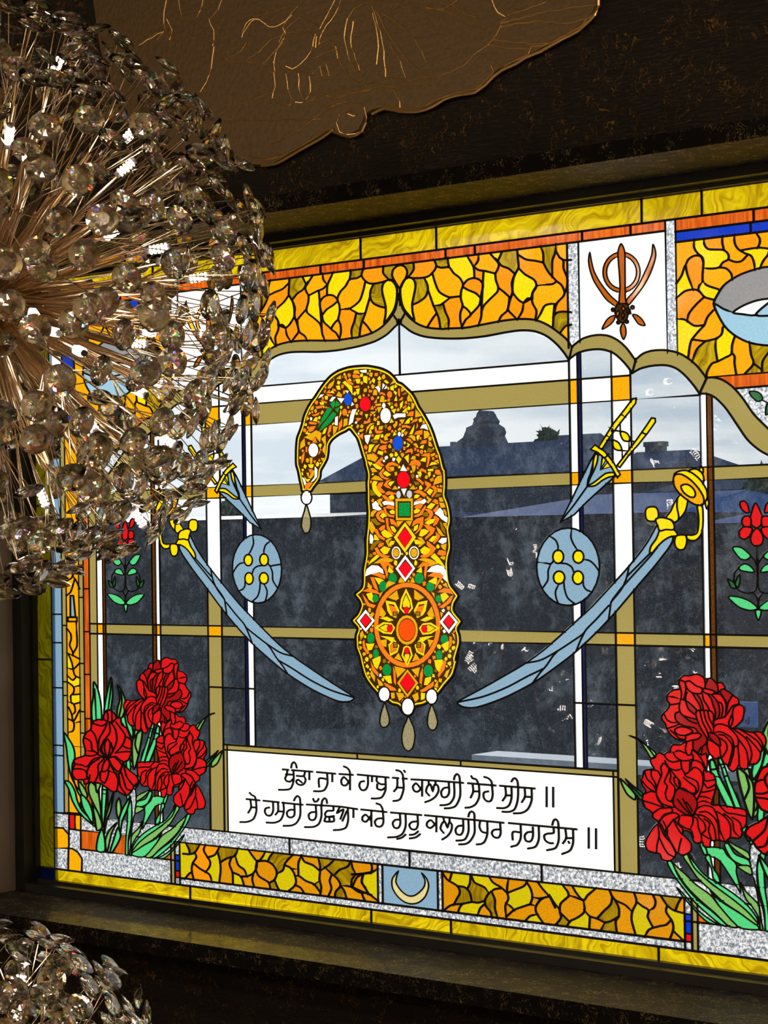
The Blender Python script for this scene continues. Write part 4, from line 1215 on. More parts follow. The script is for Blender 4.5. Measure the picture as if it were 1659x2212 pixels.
AB o 0,932 78,932 20,978
AB o 122,1015 132,980 170,992 218,922 223,988 170,1008
AB a 282,960 292,922 333,950 310,973
AB y 547,1000 570,947 598,990
AB y 792,1015 832,960 868,932 858,1008
AB a 707,960 778,957 745,1018
AB o 892,1015 930,962 988,942 988,968 930,988
AB a 602,1045 650,1002 635,985 662,990 658,1040 620,1083
AB o 742,1078 752,1052 820,1052 878,1075 868,1088 800,1068
AB y 737,1168 742,1132 798,1107 760,1158
AB y 867,1188 900,1130 943,1037 930,1120 908,1178
AB o 972,1100 990,1012 998,1060
AB w 1047,1090 1080,1042 1133,1037 1163,1118 1110,1088
AB a 1082,1010 1095,972 1113,1010
AB o 947,1190 977,1152 1068,1127 1068,1188
AB a 1107,1258 1102,1142 1160,1152 1188,1190 1160,1238
AB y 982,1240 992,1215 1028,1212 1000,1288
AB a 852,1230 900,1207 948,1230 958,1288 932,1288 900,1250
AB o 817,1275 850,1262 888,1290 875,1308
AB y 812,1400 848,1372 825,1332 863,1360 840,1393
AB a 932,1355 970,1342 1003,1398 990,1408
AB o 1042,1345 1072,1302 1138,1292 1133,1333
AB a 1177,1312 1208,1330 1233,1383 1182,1378
AB y 1037,1410 1060,1382 1093,1372 1080,1418
AB o 792,1498 832,1452 903,1432 913,1470 900,1508 885,1470
AB t 1152,1478 1167,1422 1218,1432 1243,1458 1215,1483
AB a 1217,1522 1278,1502 1268,1530 1220,1548
AB o 952,1528 1018,1512 1018,1545
AB a 462,1285 452,1240 490,1192 548,1182 538,1208 490,1228 508,1278
AB o 387,1272 402,1292 460,1325 528,1312 480,1338 402,1328
AB o 372,1418 412,1382 488,1372 470,1400 488,1420 430,1448
AB y 282,1273 317,1212 383,1202 360,1268
AB t 277,1323 287,1302 343,1302 330,1328
AB y 197,1478 212,1367 288,1362 240,1430 225,1478
AB a 272,1458 312,1392 378,1352 330,1420 300,1478
AB y 347,1500 362,1467 433,1482 420,1528
AB o 257,1492 328,1540 310,1543 270,1518
AB w 137,1217 223,1207 200,1290 180,1345 150,1300
AB o 47,1220 103,1182 100,1263
AB a 37,1150 60,1122 118,1112 90,1143
AB a 152,1178 172,1080 230,1022 298,1012 230,1040 180,1108
AB y 217,1110 250,1062 278,1052 270,1103
AB o 302,1080 318,1072 330,1140 428,1142 400,1168 330,1173 307,1140
AB a 367,1108 372,1072 428,1062 418,1108
AB y 602,1213 612,1162 648,1190
'''
TEXT = '''
Z 105,110 165,115 | 205,118 425,135 | 155,112 145,175 130,205 145,235 185,241 218,210 | 140,165 222,167 | 220,118 222,230 190,315 140,330 65,331 | 195,92 205,48 225,32 245,50 256,92 | 347,132 330,180 258,180 | 332,180 352,220 335,265 300,280 262,265 250,237 270,222 312,252 | 392,135 392,220
X 755,250 900,263 | 835,255 838,340 815,390 785,402 732,402 | 772,368 772,302 835,306 | 877,262 877,325
X 935,265 1040,272 | 1018,340 970,290 948,315 955,350 985,355 1018,310 | 1018,272 1018,390 | 970,205 1000,220 1016,245 1019,272
X 1080,270 1325,293 | 1160,280 1160,350 1140,390 1110,392 1092,360 1100,330 1130,322 | 1193,285 1193,325 | 1232,290 1230,320 1260,345 1300,347 | 1235,345 1235,380 1270,392 1300,370 | 1300,295 1300,390 1270,450 1230,460 1192,460
X 1360,295 1402,298 | 1438,301 1470,303 | 1395,300 1392,370 1368,402 | 1390,372 1442,375 | 1440,300 1445,380 1420,460 1400,475 1365,480 | 1388,235 1420,245 1438,272 1441,300 | 1449,238 1455,248
X 1508,308 1659,316 Y: 370,262 | X: 1590,395 1545,340 1518,365 1530,400 1560,405 1590,365 | X: 1592,315 1592,440 | Y: 100,362 75,330 88,285 110,275 128,325 140,280 165,280 175,320 150,370 110,400 70,415 | Y: 95,248 98,280 | Y: 150,252 150,280 | Y: 255,258 258,340 235,375 205,372 195,335 215,305 255,298 | Y: 298,260 298,370 265,425 230,438 190,440 | Y: 297,235 305,205 320,192 338,205 345,260 345,370 310,445 270,462 225,465
Y 410,265 628,283 | 445,270 450,330 430,378 | 450,330 495,330 | 495,270 498,370 470,430 430,455 390,460 | 435,208 445,225 475,235 492,270 | 600,285 605,360 590,405 560,408 535,380 535,340 570,330 | 540,215 570,225 595,250 602,285
Y 665,285 940,307 | 705,290 710,360 685,402 | 710,362 755,362 | 755,292 755,380 735,440 700,462 642,462 | 755,250 770,228 790,228 805,260 805,390 780,470 740,492 685,492 | 860,305 862,370 838,414 | 862,372 912,375 | 915,310 915,400 885,470 840,500 775,505
Y 1035,295 1035,450 | 1087,298 1087,452
X 195,465 297,475 | 225,470 230,530 208,572 | 230,530 270,532 | 270,475 272,560 250,620 205,645 145,648 | 220,415 235,432 260,445 270,475
X 330,478 450,490 | 480,494 640,510 | 405,490 405,560 385,595 355,592 340,565 345,540 375,532 | 445,492 445,560 425,587 | 445,562 490,565 | 488,490 490,570 465,630 420,652 355,652 | 575,505 575,590 555,610 525,605 515,572 535,552 572,550 | 572,475 585,450 600,440 618,455 622,510 620,600 590,655 550,675 490,678
X 675,508 935,525 1075,545 | 745,515 748,600 730,630 700,628 688,592 705,572 745,567 | 725,462 735,485 755,482 768,462 | 835,497 830,468 815,458 798,475 790,520 790,600 770,660 730,685 660,688 | 885,525 885,555 835,560 818,585 830,605 890,600 | 822,612 815,640 850,645 890,640 888,612 855,608 855,640 | 935,530 915,575 965,548 942,622 | 958,637 992,560 | 1000,535 1003,630 985,690 945,708 890,712 | 1045,545 1045,610
X 1108,548 1308,568 | 1185,635 1145,590 1118,605 1118,635 1145,645 1185,595 | 1188,555 1188,680 | 1280,565 1283,650 1265,682 1230,680 1215,645 1235,622 1280,618 | 1230,500 1260,512 1276,540 1280,565
X 1345,572 1585,592 | 1415,580 1418,660 1400,695 1370,690 1358,655 1375,632 1415,628 | 1460,582 1460,680 1435,740 1390,765 1322,770 | 1395,782 1430,772 1460,747 | 1555,590 1558,670 1540,705 1505,702 1490,670 1510,648 1555,643 | 1495,750 1530,745 1560,722 | 1495,778 1540,770 1575,744
Y 68,520 692,580 | 155,605 115,560 85,575 82,605 110,622 155,580 | 157,530 157,650 | 215,660 190,625 205,580 225,572 245,615 260,575 280,592 275,640 245,685 205,712 | 213,540 220,572 | 262,545 262,580 | 370,555 370,640 350,675 318,668 310,632 330,607 370,602 | 412,555 412,650 385,710 355,720 318,722 | 412,530 420,500 440,490 458,505 460,560 460,660 425,725 390,748 340,752 | 505,570 500,610 520,650 562,662 | 562,575 562,670 540,730 515,748 480,752 | 665,590 668,665 650,698 615,692 598,658 615,637 668,632
Y 735,582 1273,632 | 765,715 765,655 826,656 | 828,600 828,700 800,755 755,770 | 925,615 925,690 905,728 870,722 860,682 880,657 925,652 | 972,615 972,710 945,770 888,785 | 1090,622 1090,660 1040,667 1015,682 1025,720 1060,742 1085,742 | 1080,595 1090,562 1108,552 1125,570 1130,630 1130,720 1105,780 1040,798 | 1185,635 1190,700 1165,742 | 1190,702 1242,702 | 1245,640 1245,740 1220,800 1160,828 | 1209,730 1215,740
Y 1370,620 1370,780 | 1428,628 1428,785
'''
# ------------------------------------------------------------ mesh helpers
def link(name, verts, faces, mt=None, parent=None, loc=(0, 0, 0), smooth=False):
    me = bpy.data.meshes.new(name); me.from_pydata([tuple(v) for v in verts], [], faces); me.update()
    if mt: me.materials.append(mt)
    if smooth: me.polygons.foreach_set('use_smooth', [True]*len(me.polygons))
    o = bpy.data.objects.new(name, me); o.location = loc; COL.objects.link(o)
    if parent: o.parent = parent
    return o
def empty(name, loc=(0, 0, 0), parent=None):
    o = bpy.data.objects.new(name, None); o.location = loc; o.empty_display_size = .05; COL.objects.link(o)
    if parent: o.parent = parent
    return o
def tag(o, label=None, cat=None, group=None, kind=None):
    if label: o['label'] = label
    if cat: o['category'] = cat
    if group: o['group'] = group
    if kind: o['kind'] = kind
    return o
def box(x0, x1, y0, y1, z0, z1):
    v = [(x, y, z) for x in (x0, x1) for y in (y0, y1) for z in (z0, z1)]
    return v, [(0, 1, 3, 2), (4, 6, 7, 5), (0, 4, 5, 1), (2, 3, 7, 6), (0, 2, 6, 4), (1, 5, 7, 3)]
class MB:
    def __init__(s): s.v = []; s.f = []
    def add(s, v, f): n = len(s.v); s.v += [tuple(map(float, p)) for p in v]; s.f += [tuple(i+n for i in q) for q in f]; return s
    def box(s, *a): return s.add(*box(*a))
    def tube(s, pts, r, n=6, close=False, r2=None):
        pts = [np.array(p, float) for p in pts]; k = len(pts); V = []; Fc = []
        for i, p in enumerate(pts):
            t = pts[(i+1) % k]-pts[i-1] if close else pts[min(i+1, k-1)]-pts[max(i-1, 0)]
            t = t/(np.linalg.norm(t)+1e-9); a = np.array([0, 0, 1.]) if abs(t[2]) < .9 else np.array([1., 0, 0])
            u = np.cross(t, a); u /= np.linalg.norm(u); q = np.cross(t, u); rr = r if r2 is None else r+(r2-r)*i/(k-1)
            V += [p+rr*(math.cos(2*math.pi*j/n)*u+math.sin(2*math.pi*j/n)*q) for j in range(n)]
        for i in range(k if close else k-1):
            for j in range(n):
                a, b = i*n+j, i*n+(j+1) % n; c, d = ((i+1) % k)*n+(j+1) % n, ((i+1) % k)*n+j; Fc.append((a, b, c, d))
        if not close: Fc += [tuple(range(n))[::-1], tuple(range((k-1)*n, k*n))]
        return s.add(V, Fc)
    def done(s, name, mt, parent=None, loc=(0, 0, 0), smooth=False):
        l = np.array(loc, float); return link(name, [np.array(p)-l for p in s.v], s.f, mt, parent, loc, smooth)
# ------------------------------------------------------------ the leaded window: lines traced in its own plane (millimetres)
AX = -2.527
def P2(px, py): p = at_y(px, py, 0.0); return np.array([(p[0]-AX)*1000, (p[2]-CZ)*1000])
def mmpx(x):                                  # millimetres per photo pixel at plane x
    return ((np.array([AX+x/1000, 0, CZ])-CAM)@F_)/F*1000
FR = {'A': (560, 380, 3.7705), 'B': (900, 380, 3.7705), 'C': (1219, 380, 3.7705), 'D': (560, 740, 3.7705), 'E': (900, 740, 3.7705), 'G': (1219, 740, 3.7705),
      'H': (40, 1200, 4.6083), 'I': (40, 1560, 3.7705), 'J': (340, 960, 3.7705), 'K': (340, 1300, 3.6065), 'M': (720, 1140, 5.1844), 'N': (720, 1400, 5.1844),
      'P': (960, 1100, 3.6065), 'Q': (1330, 1000, 4.8085), 'R': (1330, 1430, 5.0426), 'S': (1330, 1720, 4.4954), 'T': (370, 1760, 3.8581), 'U': (760, 1800, 3.7705),
      'V': (1160, 1820, 3.7705), 'X': (480, 1600, 3.6867), 'Y': (900, 1620, 3.6867), 'AA': (630, 780, 7.375), 'AB': (770, 780, 7.541), 'AC': (770, 980, 7.213), 'Z': (590, 1640, 5.0105)}
def FP(fr, x, y): o = FR[fr]; return P2(o[0]+x/o[2], o[1]+y/o[2])
def parse(fr, toks):
    pts = []
    for t in toks:
        if t.endswith(':'): fr = t[:-1]; continue
        x, y = t.split(','); pts.append(FP(fr, float(x), float(y)))
    return np.array(pts)
def spline(p, closed, step):
    n = len(p); outp = []
    if n < 3 and not closed: return p
    rngi = range(n) if closed else range(n-1)
    for i in rngi:
        p1, p2 = p[i], p[(i+1) % n]
        p0 = p[i-1] if (closed or i > 0) else 2*p1-p2
        p3 = p[(i+2) % n] if (closed or i+2 < n) else 2*p2-p1
        d = np.linalg.norm(p2-p1); k = max(1, int(d/step)); 
        c1 = np.linalg.norm(p1-p0)+1e-6; c3 = np.linalg.norm(p3-p2)+1e-6
        m1 = (p2-p0)/(c1+d)*d*.92; m2 = (p3-p1)/(d+c3)*d*.92
        for j in range(k):
            t = j/k; h = t*t*(3-2*t)
            outp.append((2*t**3-3*t**2+1)*p1+(t**3-2*t**2+t)*m1+(-2*t**3+3*t**2)*p2+(t**3-t**2)*m2)
    if not closed: outp.append(p[-1])
    return np.array(outp)
def inside(poly, q):
    x, y = q[:, 0][:, None], q[:, 1][:, None]; a = poly; b = np.roll(poly, -1, 0)
    c = ((a[:, 1] > y) != (b[:, 1] > y))
    with np.errstate(divide='ignore', invalid='ignore'):
        xi = (b[:, 0]-a[:, 0])*(y-a[:, 1])/(b[:, 1]-a[:, 1])+a[:, 0]
    return ((c & (x < xi)).sum(1) % 2) == 1
def rdp(p, tol):
    if len(p) < 3: return p
    keep = np.zeros(len(p), bool); keep[0] = keep[-1] = True; st = [(0, len(p)-1)]
    while st:
        a, b = st.pop()
        if b-a < 2: continue
        d = p[b]-p[a]; n = np.hypot(*d)+1e-9; q = p[a+1:b]-p[a]
        e = np.abs(q[:, 0]*d[1]-q[:, 1]*d[0])/n if n > 1e-6 else np.hypot(q[:, 0], q[:, 1]); i = e.argmax()
        if e[i] > tol: k = a+1+i; keep[k] = True; st += [(a, k), (k, b)]
    return p[keep]
MIR = np.array([-1.0, 1.0])
ITEMS = []      # dict(p, closed, w, group, fill, cover, idx)
SEEDS = []      # (xy, colour, group)
BOXES = []      # (x0,x1,y0,y1,colour,group)
def item(p, closed, w, group, fill=None, cover=False, mirror=False, ribbon=True):
    idx = len(ITEMS) and ITEMS[-1]['idx']+1
    ITEMS.append(dict(p=p, closed=closed, w=w, group=group, fill=fill, cover=cover, idx=idx, ribbon=ribbon))
    if mirror: ITEMS.append(dict(p=(p*MIR)[::-1].copy(), closed=closed, w=w, group=group+'~', fill=fill, cover=cover, idx=idx, ribbon=ribbon))
def ellipse(fr, c, r, n):
    cx, cy_ = map(float, c.split(',')); rx, ry = map(float, r.split(','))
    return np.array([FP(fr, cx+rx*math.cos(2*math.pi*i/n), cy_+ry*math.sin(2*math.pi*i/n)) for i in range(n)])
def load(data):
    g, mir, wd = 'x', False, 4.0
    for ln in data.strip().splitlines():
        t = ln.split()
        if t[0] == '@': g, mir, wd = t[1], t[2] == 'm', float(t[3]) if len(t) > 3 else 4.0; continue
        fr = t[0]
        if fr == 'X' and t[1] == 'outline':
            p = spline(parse('AA', t[3:]), True, 3.0); KALGI(p, g); continue
        op = t[1].split(':'); o = op[0]
        if o == 'f':
            for q in parse(fr, t[3:]):
                SEEDS.append((q, t[2], g))
                if mir: SEEDS.append((q*MIR, t[2], g+'~'))
            continue
        fill = op[1] if len(op) > 1 else None; cover = len(op) > 2
        if o == 'e':
            e = ellipse(fr, t[2], t[3], 28 if float(t[3].split(',')[0]) > 60 else 16); k = mmpx(e[:, 0].mean())
            item(e, True, wd*k, g, fill, cover, mir); continue
        a = t[2:]; 
        if o == 'c' and fill is None and a[0] == '-': a = a[1:]
        if a and a[0] in FR and ',' not in a[0]: fr = a[0]; a = a[1:]
        p = parse(fr, a); k = mmpx(p[:, 0].mean()); small = wd < 4.5
        if o in 'cq': p = spline(p, True, 2.6 if small else 3.6); item(p, True, wd*k, g, fill, cover or o == 'q', mir)
        elif o == 'p': item(p, True, wd*k, g, fill, cover, mir)
        elif o == 's': p = spline(p, False, 2.6 if small else 3.6); item(p, False, wd*k, g, None, False, mir)
        elif o == 'l': item(p, False, wd*k, g, None, False, mir)
def offset_in(p, d):
    a = np.roll(p, 1, 0); b = np.roll(p, -1, 0); t = b-a; t /= np.hypot(t[:, 0], t[:, 1])[:, None]+1e-9
    n = np.stack([-t[:, 1], t[:, 0]], 1); area = .5*np.sum(p[:, 0]*b[:, 1]-b[:, 0]*p[:, 1]); n *= 1 if area > 0 else -1
    q = p+n*d
    ok = inside(p, q)
    dist = np.array([np.hypot(*(p-x).T).min() for x in q]); ok &= dist > abs(d)*.82
    return q[ok]
def grow(p, d):
    b = np.roll(p, -1, 0); area = .5*np.sum(p[:, 0]*b[:, 1]-b[:, 0]*p[:, 1]); s = 1 if area > 0 else -1
    e1 = p-np.roll(p, 1, 0); e2 = b-p; e1 = e1/(np.hypot(*e1.T)[:, None]+1e-9); e2 = e2/(np.hypot(*e2.T)[:, None]+1e-9)
    n1 = np.stack([e1[:, 1], -e1[:, 0]], 1)*s; n2 = np.stack([e2[:, 1], -e2[:, 0]], 1)*s; n = n1+n2; l = np.hypot(*n.T)[:, None]
    return p+n/np.maximum(l, .6)*d/np.maximum((n*n1).sum(1)[:, None]/np.maximum(l, 1e-6), .55)
def KALGI(p, g):
    item(p, True, 4.0, g, 'k', True)
    item(offset_in(p, 3.4), True, 0, g, 'e', False, ribbon=False)
    item(offset_in(p, 6.6), True, 0, g, 'k', False, ribbon=False)
    done = []
    for ln in PIECES.strip().splitlines():
        t = ln.split(); fr, c = t[0], t[1]
        if t[2] == 'E': q = ellipse(fr, t[3], t[4], 36 if float(t[4].split(',')[0]) > 200 else 16)
        else: q = parse(fr, t[2:])
        if c != 'k': q = grow(q, 1.0)
        item(q, True, 0, g, c, False, ribbon=False); done.append(q)
    # small flecks of glass set between the larger jewels
    gk = np.random.default_rng(21); lo, hi = p.min(0), p.max(0); cand = lo+(hi-lo)*gk.random((9000, 2)); ins = offset_in(p, 6.6); cand = cand[inside(ins, cand)]
    out_ = np.ones(len(cand), bool); edge = [ins]
    for q in done:
        out_ &= ~inside(q, cand)
        for a, b in zip(q, np.roll(q, -1, 0)): edge.append(a+(b-a)*np.linspace(0, 1, max(2, int(np.hypot(*(b-a))/1.2)))[:, None])
    cand = cand[out_]; edge = np.vstack(edge); dist = np.concatenate([np.sqrt(((cand[i:i+200, None]-edge[None])**2).sum(2)).min(1) for i in range(0, len(cand), 200)])
    for _ in range(230):
        k = dist.argmax(); r = min(dist[k]-.55, 5.2)
        if r < 1.25: break
        th = gk.random()*6.28; n = gk.integers(4, 6); an = th+np.sort(gk.random(n)*.5+np.arange(n))*6.283/n; rad = r*gk.uniform(.85, 1.12, n)
        q = cand[k]+np.stack([np.cos(an)*rad, np.sin(an)*rad], 1); item(q, True, 0, g, 'oyaoyaytow'[gk.integers(0, 10)], False, ribbon=False)
        dist = np.minimum(dist, np.hypot(*(cand-cand[k]).T)-r)
def HL(y, x0, x1, w=5.0, g='lattice', m=True):
    item(np.array([[x0, y], [x1, y]]), False, w*.88, g, None, False, m)
def VL(x, y0, y1, w=5.0, g='lattice', m=True):
    item(np.array([[x, y0], [x, y1]]), False, w*mmpx(x), g, None, False, m)
def BX(x0, x1, y0, y1, c, g='lattice', m=True):
    BOXES.append((min(x0, x1), max(x0, x1), min(y0, y1), max(y0, y1), c, g))
    if m: BOXES.append((min(-x0, -x1), max(-x0, -x1), min(y0, y1), max(y0, y1), c, g+'~'))
X = lambda px, py: P2(px, py)[0]
Yv = lambda *pp: float(np.mean([P2(*q)[1] for q in pp]))
v0 = Yv((942, 484.8), (1219, 444.5)); v1 = Yv((780, 561.7), (1032.6, 528)); v2 = Yv((666, 594.3), (1165, 533.3), (1378, 507.3))
vb1 = Yv((1537, 490.9)); vb2 = Yv((1537, 513.9)); w1 = Yv((1059, 793.6)); w2 = Yv((1059, 833.6)); w3 = Yv((1059, 883.5))
m1 = Yv((1085.6, 1027)); m2 = Yv((1085.6, 1053.2)); l1 = Yv((1098.6, 1362.9)); l2 = Yv((1098.6, 1388.4)); vt = Yv((1353.8, 1524), (506.4, 1485.2))
p0 = Yv((617.3, 1617.2), (1117, 1650.7)); p1 = Yv((642.7, 1630.4), (1117, 1663.7)); s1 = Yv((697, 1818.4), (1117, 1861.4)); s2 = Yv((629, 1844.2), (1319, 1924))
s3 = Yv((629, 1925.4), (1319, 2014.9)); s4 = Yv((629, 1941.4), (1319, 2032)); v5 = Yv((800, 1997), (1600, 2105.5))
U1 = X(1230.7, 900); U2 = X(1248.8, 925); U2b = X(1256.7, 925); U3 = X(1321.2, 846); U4 = X(1363.5, 925); U5 = X(1512.9, 925); U6 = X(1526.7, 925); U7 = X(1539.1, 925)
K2 = X(1250.6, 618.7); K3 = X(1439.1, 618.7); K4 = X(1460.9, 618.7); K5 = -X(160, 770); K6 = -X(133, 770)
T1 = X(1325.8, 1755.6); C1 = X(1479, 2000); C2 = X(1494.7, 2010); C3 = X(1507.4, 2010)
Xl = {k: -X(px, 1395) for k, px in dict(x2=194.5, x3=229.2, x4=223.4, x5=210.8, x6=181.7, x7=171.7, x8=144.6, x9=134.8, x10=112.7, x11=79).items()}
UE = Xl['x11']; XB = Xl['x10']
vbr = Yv((1659, 833.4)); vd = Yv((117, 1755)); ved = Yv((100, 1874))
# straight leads (right half, mirrored)
HL(v1, -1, XB); VL(XB, v0, v5); HL(v2, -1, K3); HL(vb1, K4, XB); HL(vb2, K4, XB)
VL(K2, v2, P2(1251, 739)[1], 4.5); VL(U1, v2, P2(1231, 752)[1], 4.5); VL(K3, v1, P2(1440, 761)[1], 4.5); VL(K4, v1, P2(1463, 766)[1], 4.5); VL(K5, vb2, vbr); VL(K6, vb2, vbr)
VL(U1, Yv((1229, 778)), p0, 4.5); VL(U2, Yv((1247, 768)), p0, 4); VL(U2b, Yv((1256, 764)), p0, 4); VL(U3, Yv((1321, 760)), s1); VL(U4, Yv((1364, 800)), s1)
VL(U5, Yv((1512, 850)), s1); VL(U6, Yv((1527, 850)), s1, 4.5); VL(U7, Yv((1539, 858)), s1, 4.5)
for k in ('x2', 'x3', 'x4', 'x5'): VL(Xl[k], Yv((1659, 1000)) if k != 'x2' else vbr, s1, 4.5)
for k in ('x6', 'x7', 'x8', 'x9'): VL(Xl[k], vbr, vd, 4.5)
HL(vbr, K5, XB); HL(w1, -1, U1, 4.5); HL(w2, -1, U4, 4.5); HL(w3, -1, U5, 4.5); HL(m1, -1, Xl['x2']); HL(m2, -1, Xl['x2']); HL(l1, -1, Xl['x2']); HL(l2, -1, Xl['x2']); HL(vt, U1, U4, 4.5)
HL(p0, -1, U3, 5); HL(p1, -1, U3, 4); VL(T1, p0, s1, 4); HL(s1, -1, Xl['x2'], 6); HL(s2, -1, C3, 5.5); HL(s3, -1, C1, 5.5); HL(s4, -1, XB, 5.5)
VL(C1, s2, s4); VL(C2, s2, s4); VL(C3, s2, s4); HL(Yv((1486, 1974.6)), C1, C2, 4); HL(Yv((1486, 2016.8)), C1, C2, 4); HL(Yv((1486, 2034.3)), C1, C2, 4)
VL(0, P2(866, 690)[1], w1, 5, 'lattice', False)
for px, py, a, b in ((778.8, 530, v0, v1), (942, 500, v0, v1), (1385.6, 450, v0, v1), (486, 1950, s4, v5), (411, 1930, s4, v5), (802, 1975, s4, v5), (974, 2000, s4, v5), (1422.6, 2060, s4, v5)):
    if px != 486: VL(X(px, py), a, b, 5, 'border', False)
for px in (692, 785.5, 962.5, 1026, 1258): VL(X(px, 560), v1, v2, 5, 'orange_strip', False)
VL(X(1361.5, 480), v1, v2, 5, 'orange_strip', False); VL(X(1627.5, 460), v1, vb1, 5, 'orange_strip'); VL(X(1621, 490), vb1, vb2, 5, 'orange_strip'); VL(-X(330, 600), v0, v1, 5, 'border'); VL(-X(200, 620), v1, vb1, 5, 'orange_strip')
for px, py in ((625.5, 1830), (884.6, 1855), (1170, 1885)): VL(X(px, py), s1, s2, 4.5, 'silver_strip', False)
for px, py in ((771.6, 1632), (995, 1648)): VL(X(px, py), p0, p1, 4, 'text_frame', False)
for a, b in ((816.2, 1900), (826.3, 1900), (945.7, 1920), (955.7, 1920)): VL(X(a, b), s2, s3, 4.5, 'lattice', False)
def dv(fr, ys, a, b, w_=4):
    for y in ys: HL(FP(fr, 300 if fr == 'H' else 250, y)[1], a, b, w_)
dv('H', (-400, -150, 80, 583, 865, 1312), Xl['x10'], Xl['x9']); dv('I', (183, 265), Xl['x10'], Xl['x9']); dv('H', (-300, 120, 693, 1250, 1385), Xl['x9'], Xl['x8'])
dv('H', (-250, 100, 415, 1063, 1535, 1745), Xl['x7'], Xl['x6']); dv('H', (-200, 330, 750, 1168, 1600), Xl['x6'], Xl['x2']); dv('H', (-500, 200, 1035), UE, XB, 5); HL(ved, XB, UE, 5)
HL(vd, XB, Xl['x6'], 5); HL(FP('I', 250, 183)[1], Xl['x8'], Xl['x6'], 4)
# colour of the straight cells
BX(0, XB, v0, v1, 'BY', 'border'); BX(0, XB, s4, v5, 'BY', 'border'); BX(XB, UE, v0, ved, 'BY', 'border'); BX(XB, UE, ved, v5, 'DBL', 'border')
BX(0, K3, v1, v2, 'BR', 'orange_strip'); BX(K4, XB, v1, vb1, 'BR', 'orange_strip'); BX(K4, XB, vb1, vb2, 'BL', 'orange_strip')
BX(0, U1, v2, Yv((1229, 778)), 'A', 'mosaic_panel'); BX(K4, K5, vb2, vbr-60, 'A', 'side_mosaic'); BX(K5, K6, vb2, vbr, 'BL', 'side_mosaic'); BX(K6, XB, vb2, vbr, 'W', 'side_mosaic')
BX(K2, K3, v2, Yv((1440, 752)), 'W', 'emblem_panel'); BX(U1, K2, v2, Yv((1240, 745)), 'SV', 'emblem_panel'); BX(K3, K4, v1, Yv((1450, 752)), 'SV', 'emblem_panel')
for a, b, c in ((w1, w2, 'W'), (w2, w3, 'OL'), (m1, m2, 'OL'), (l1, l2, 'OL')): BX(0, U1, a, b, c)
ytop = Yv((1260, 762))
BX(U1, U2, ytop, p0, 'W'); BX(U1, U2, w2, w3, 'A'); BX(U1, U2, m1, m2, 'A'); BX(U2, U2b, ytop, p0, 'DBL'); BX(U2b, U3, w2, w3, 'W'); BX(U2b, U3, m1, m2, 'OL'); BX(U2b, U3, l1, l2, 'OL'); BX(U1, U2, l1, l2, 'OL')
BX(U3, U4, ytop, m1, 'W'); BX(U3, U4, w2, w3, 'A'); BX(U3, U4, m1, m2, 'A'); BX(U3, U4, m2, l1, 'W'); BX(U3, U4, l1, l2, 'A'); BX(U3, U4, l2, s1, 'OL')
BX(U4, Xl['x2'], m1, m2, 'OL'); BX(U4, Xl['x2'], l1, l2, 'OL'); BX(U5, U6, w3, s1, 'W'); BX(U5, U6, m1, m2, 'A'); BX(U5, U6, l1, l2, 'A'); BX(U6, U7, w3, s1, 'BRD')
BX(Xl['x3'], Xl['x4'], vbr, s1, 'BRD'); BX(Xl['x4'], Xl['x5'], vbr, s1, 'W'); BX(Xl['x4'], Xl['x5'], l1, l2, 'A'); BX(Xl['x4'], Xl['x5'], m1, m2, 'A'); BX(Xl['x5'], Xl['x2'], vbr, s1, 'OL')
BX(Xl['x2'], Xl['x6'], vbr, vd, 'BR'); BX(Xl['x6'], Xl['x7'], vbr, vd, 'OL'); BX(Xl['x7'], Xl['x8'], vbr, vd, 'A', 'left_mosaic'); BX(Xl['x8'], Xl['x9'], vbr, vd, 'OL'); BX(Xl['x9'], Xl['x10'], vbr, vd, 'BS')
BX(0, U3, p0, p1, 'OL', 'text_frame'); BX(T1, U3, p0, s1, 'OL', 'text_frame'); BX(0, T1, p1, s1, 'W', 'lettered_panel')
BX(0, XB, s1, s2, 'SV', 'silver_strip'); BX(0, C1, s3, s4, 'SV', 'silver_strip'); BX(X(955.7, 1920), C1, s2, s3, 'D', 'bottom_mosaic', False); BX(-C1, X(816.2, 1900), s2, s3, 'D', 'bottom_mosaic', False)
BX(X(816.2, 1900), X(955.7, 1920), s2, s3, 'SV', 'silver_strip', False); BX(X(826.3, 1900), X(945.7, 1920), s2, s3, 'ST', 'crescent_panel', False)
for a, b, c in ((s2, Yv((1486, 1974.6)), 'SV'), (Yv((1486, 1974.6)), Yv((1486, 2016.8)), 'BL'), (Yv((1486, 2016.8)), Yv((1486, 2034.3)), 'R'), (Yv((1486, 2034.3)), s4, 'SV')): BX(C1, C2, a, b, c, 'silver_strip')
BX(C2, C3, s2, s4, 'OL', 'silver_strip'); BX(C3, XB, s2, s4, 'SV', 'silver_strip')
for q in ((1000, 1400), (300, 1400), (1500, 1390)): SEEDS.append((FP('A', *q), 'CL', 'lattice'))
for q in ((250, 200), (850, 330), (1500, 900)): SEEDS.append((FP('G', *q), 'CL', 'lattice')); SEEDS.append((FP('G', *q)*MIR, 'CL', 'lattice~'))
SEEDS.append((FP('G', 450, 150), 'W', 'lattice')); SEEDS.append((FP('G', 450, 150)*MIR, 'W', 'lattice~'))
SEEDS.append((FP('P', 1420, 870), 'OL', 'lattice')); SEEDS.append((FP('P', 1420, 870)*MIR, 'OL', 'lattice~'))
for d_ in (DATA1, DATA2, DATA3): load(d_)
load(DATA5)
# the pane rectangle itself
item(np.array([[-UE, v5], [UE, v5], [UE, v0], [-UE, v0]]), True, 5.0, 'border')
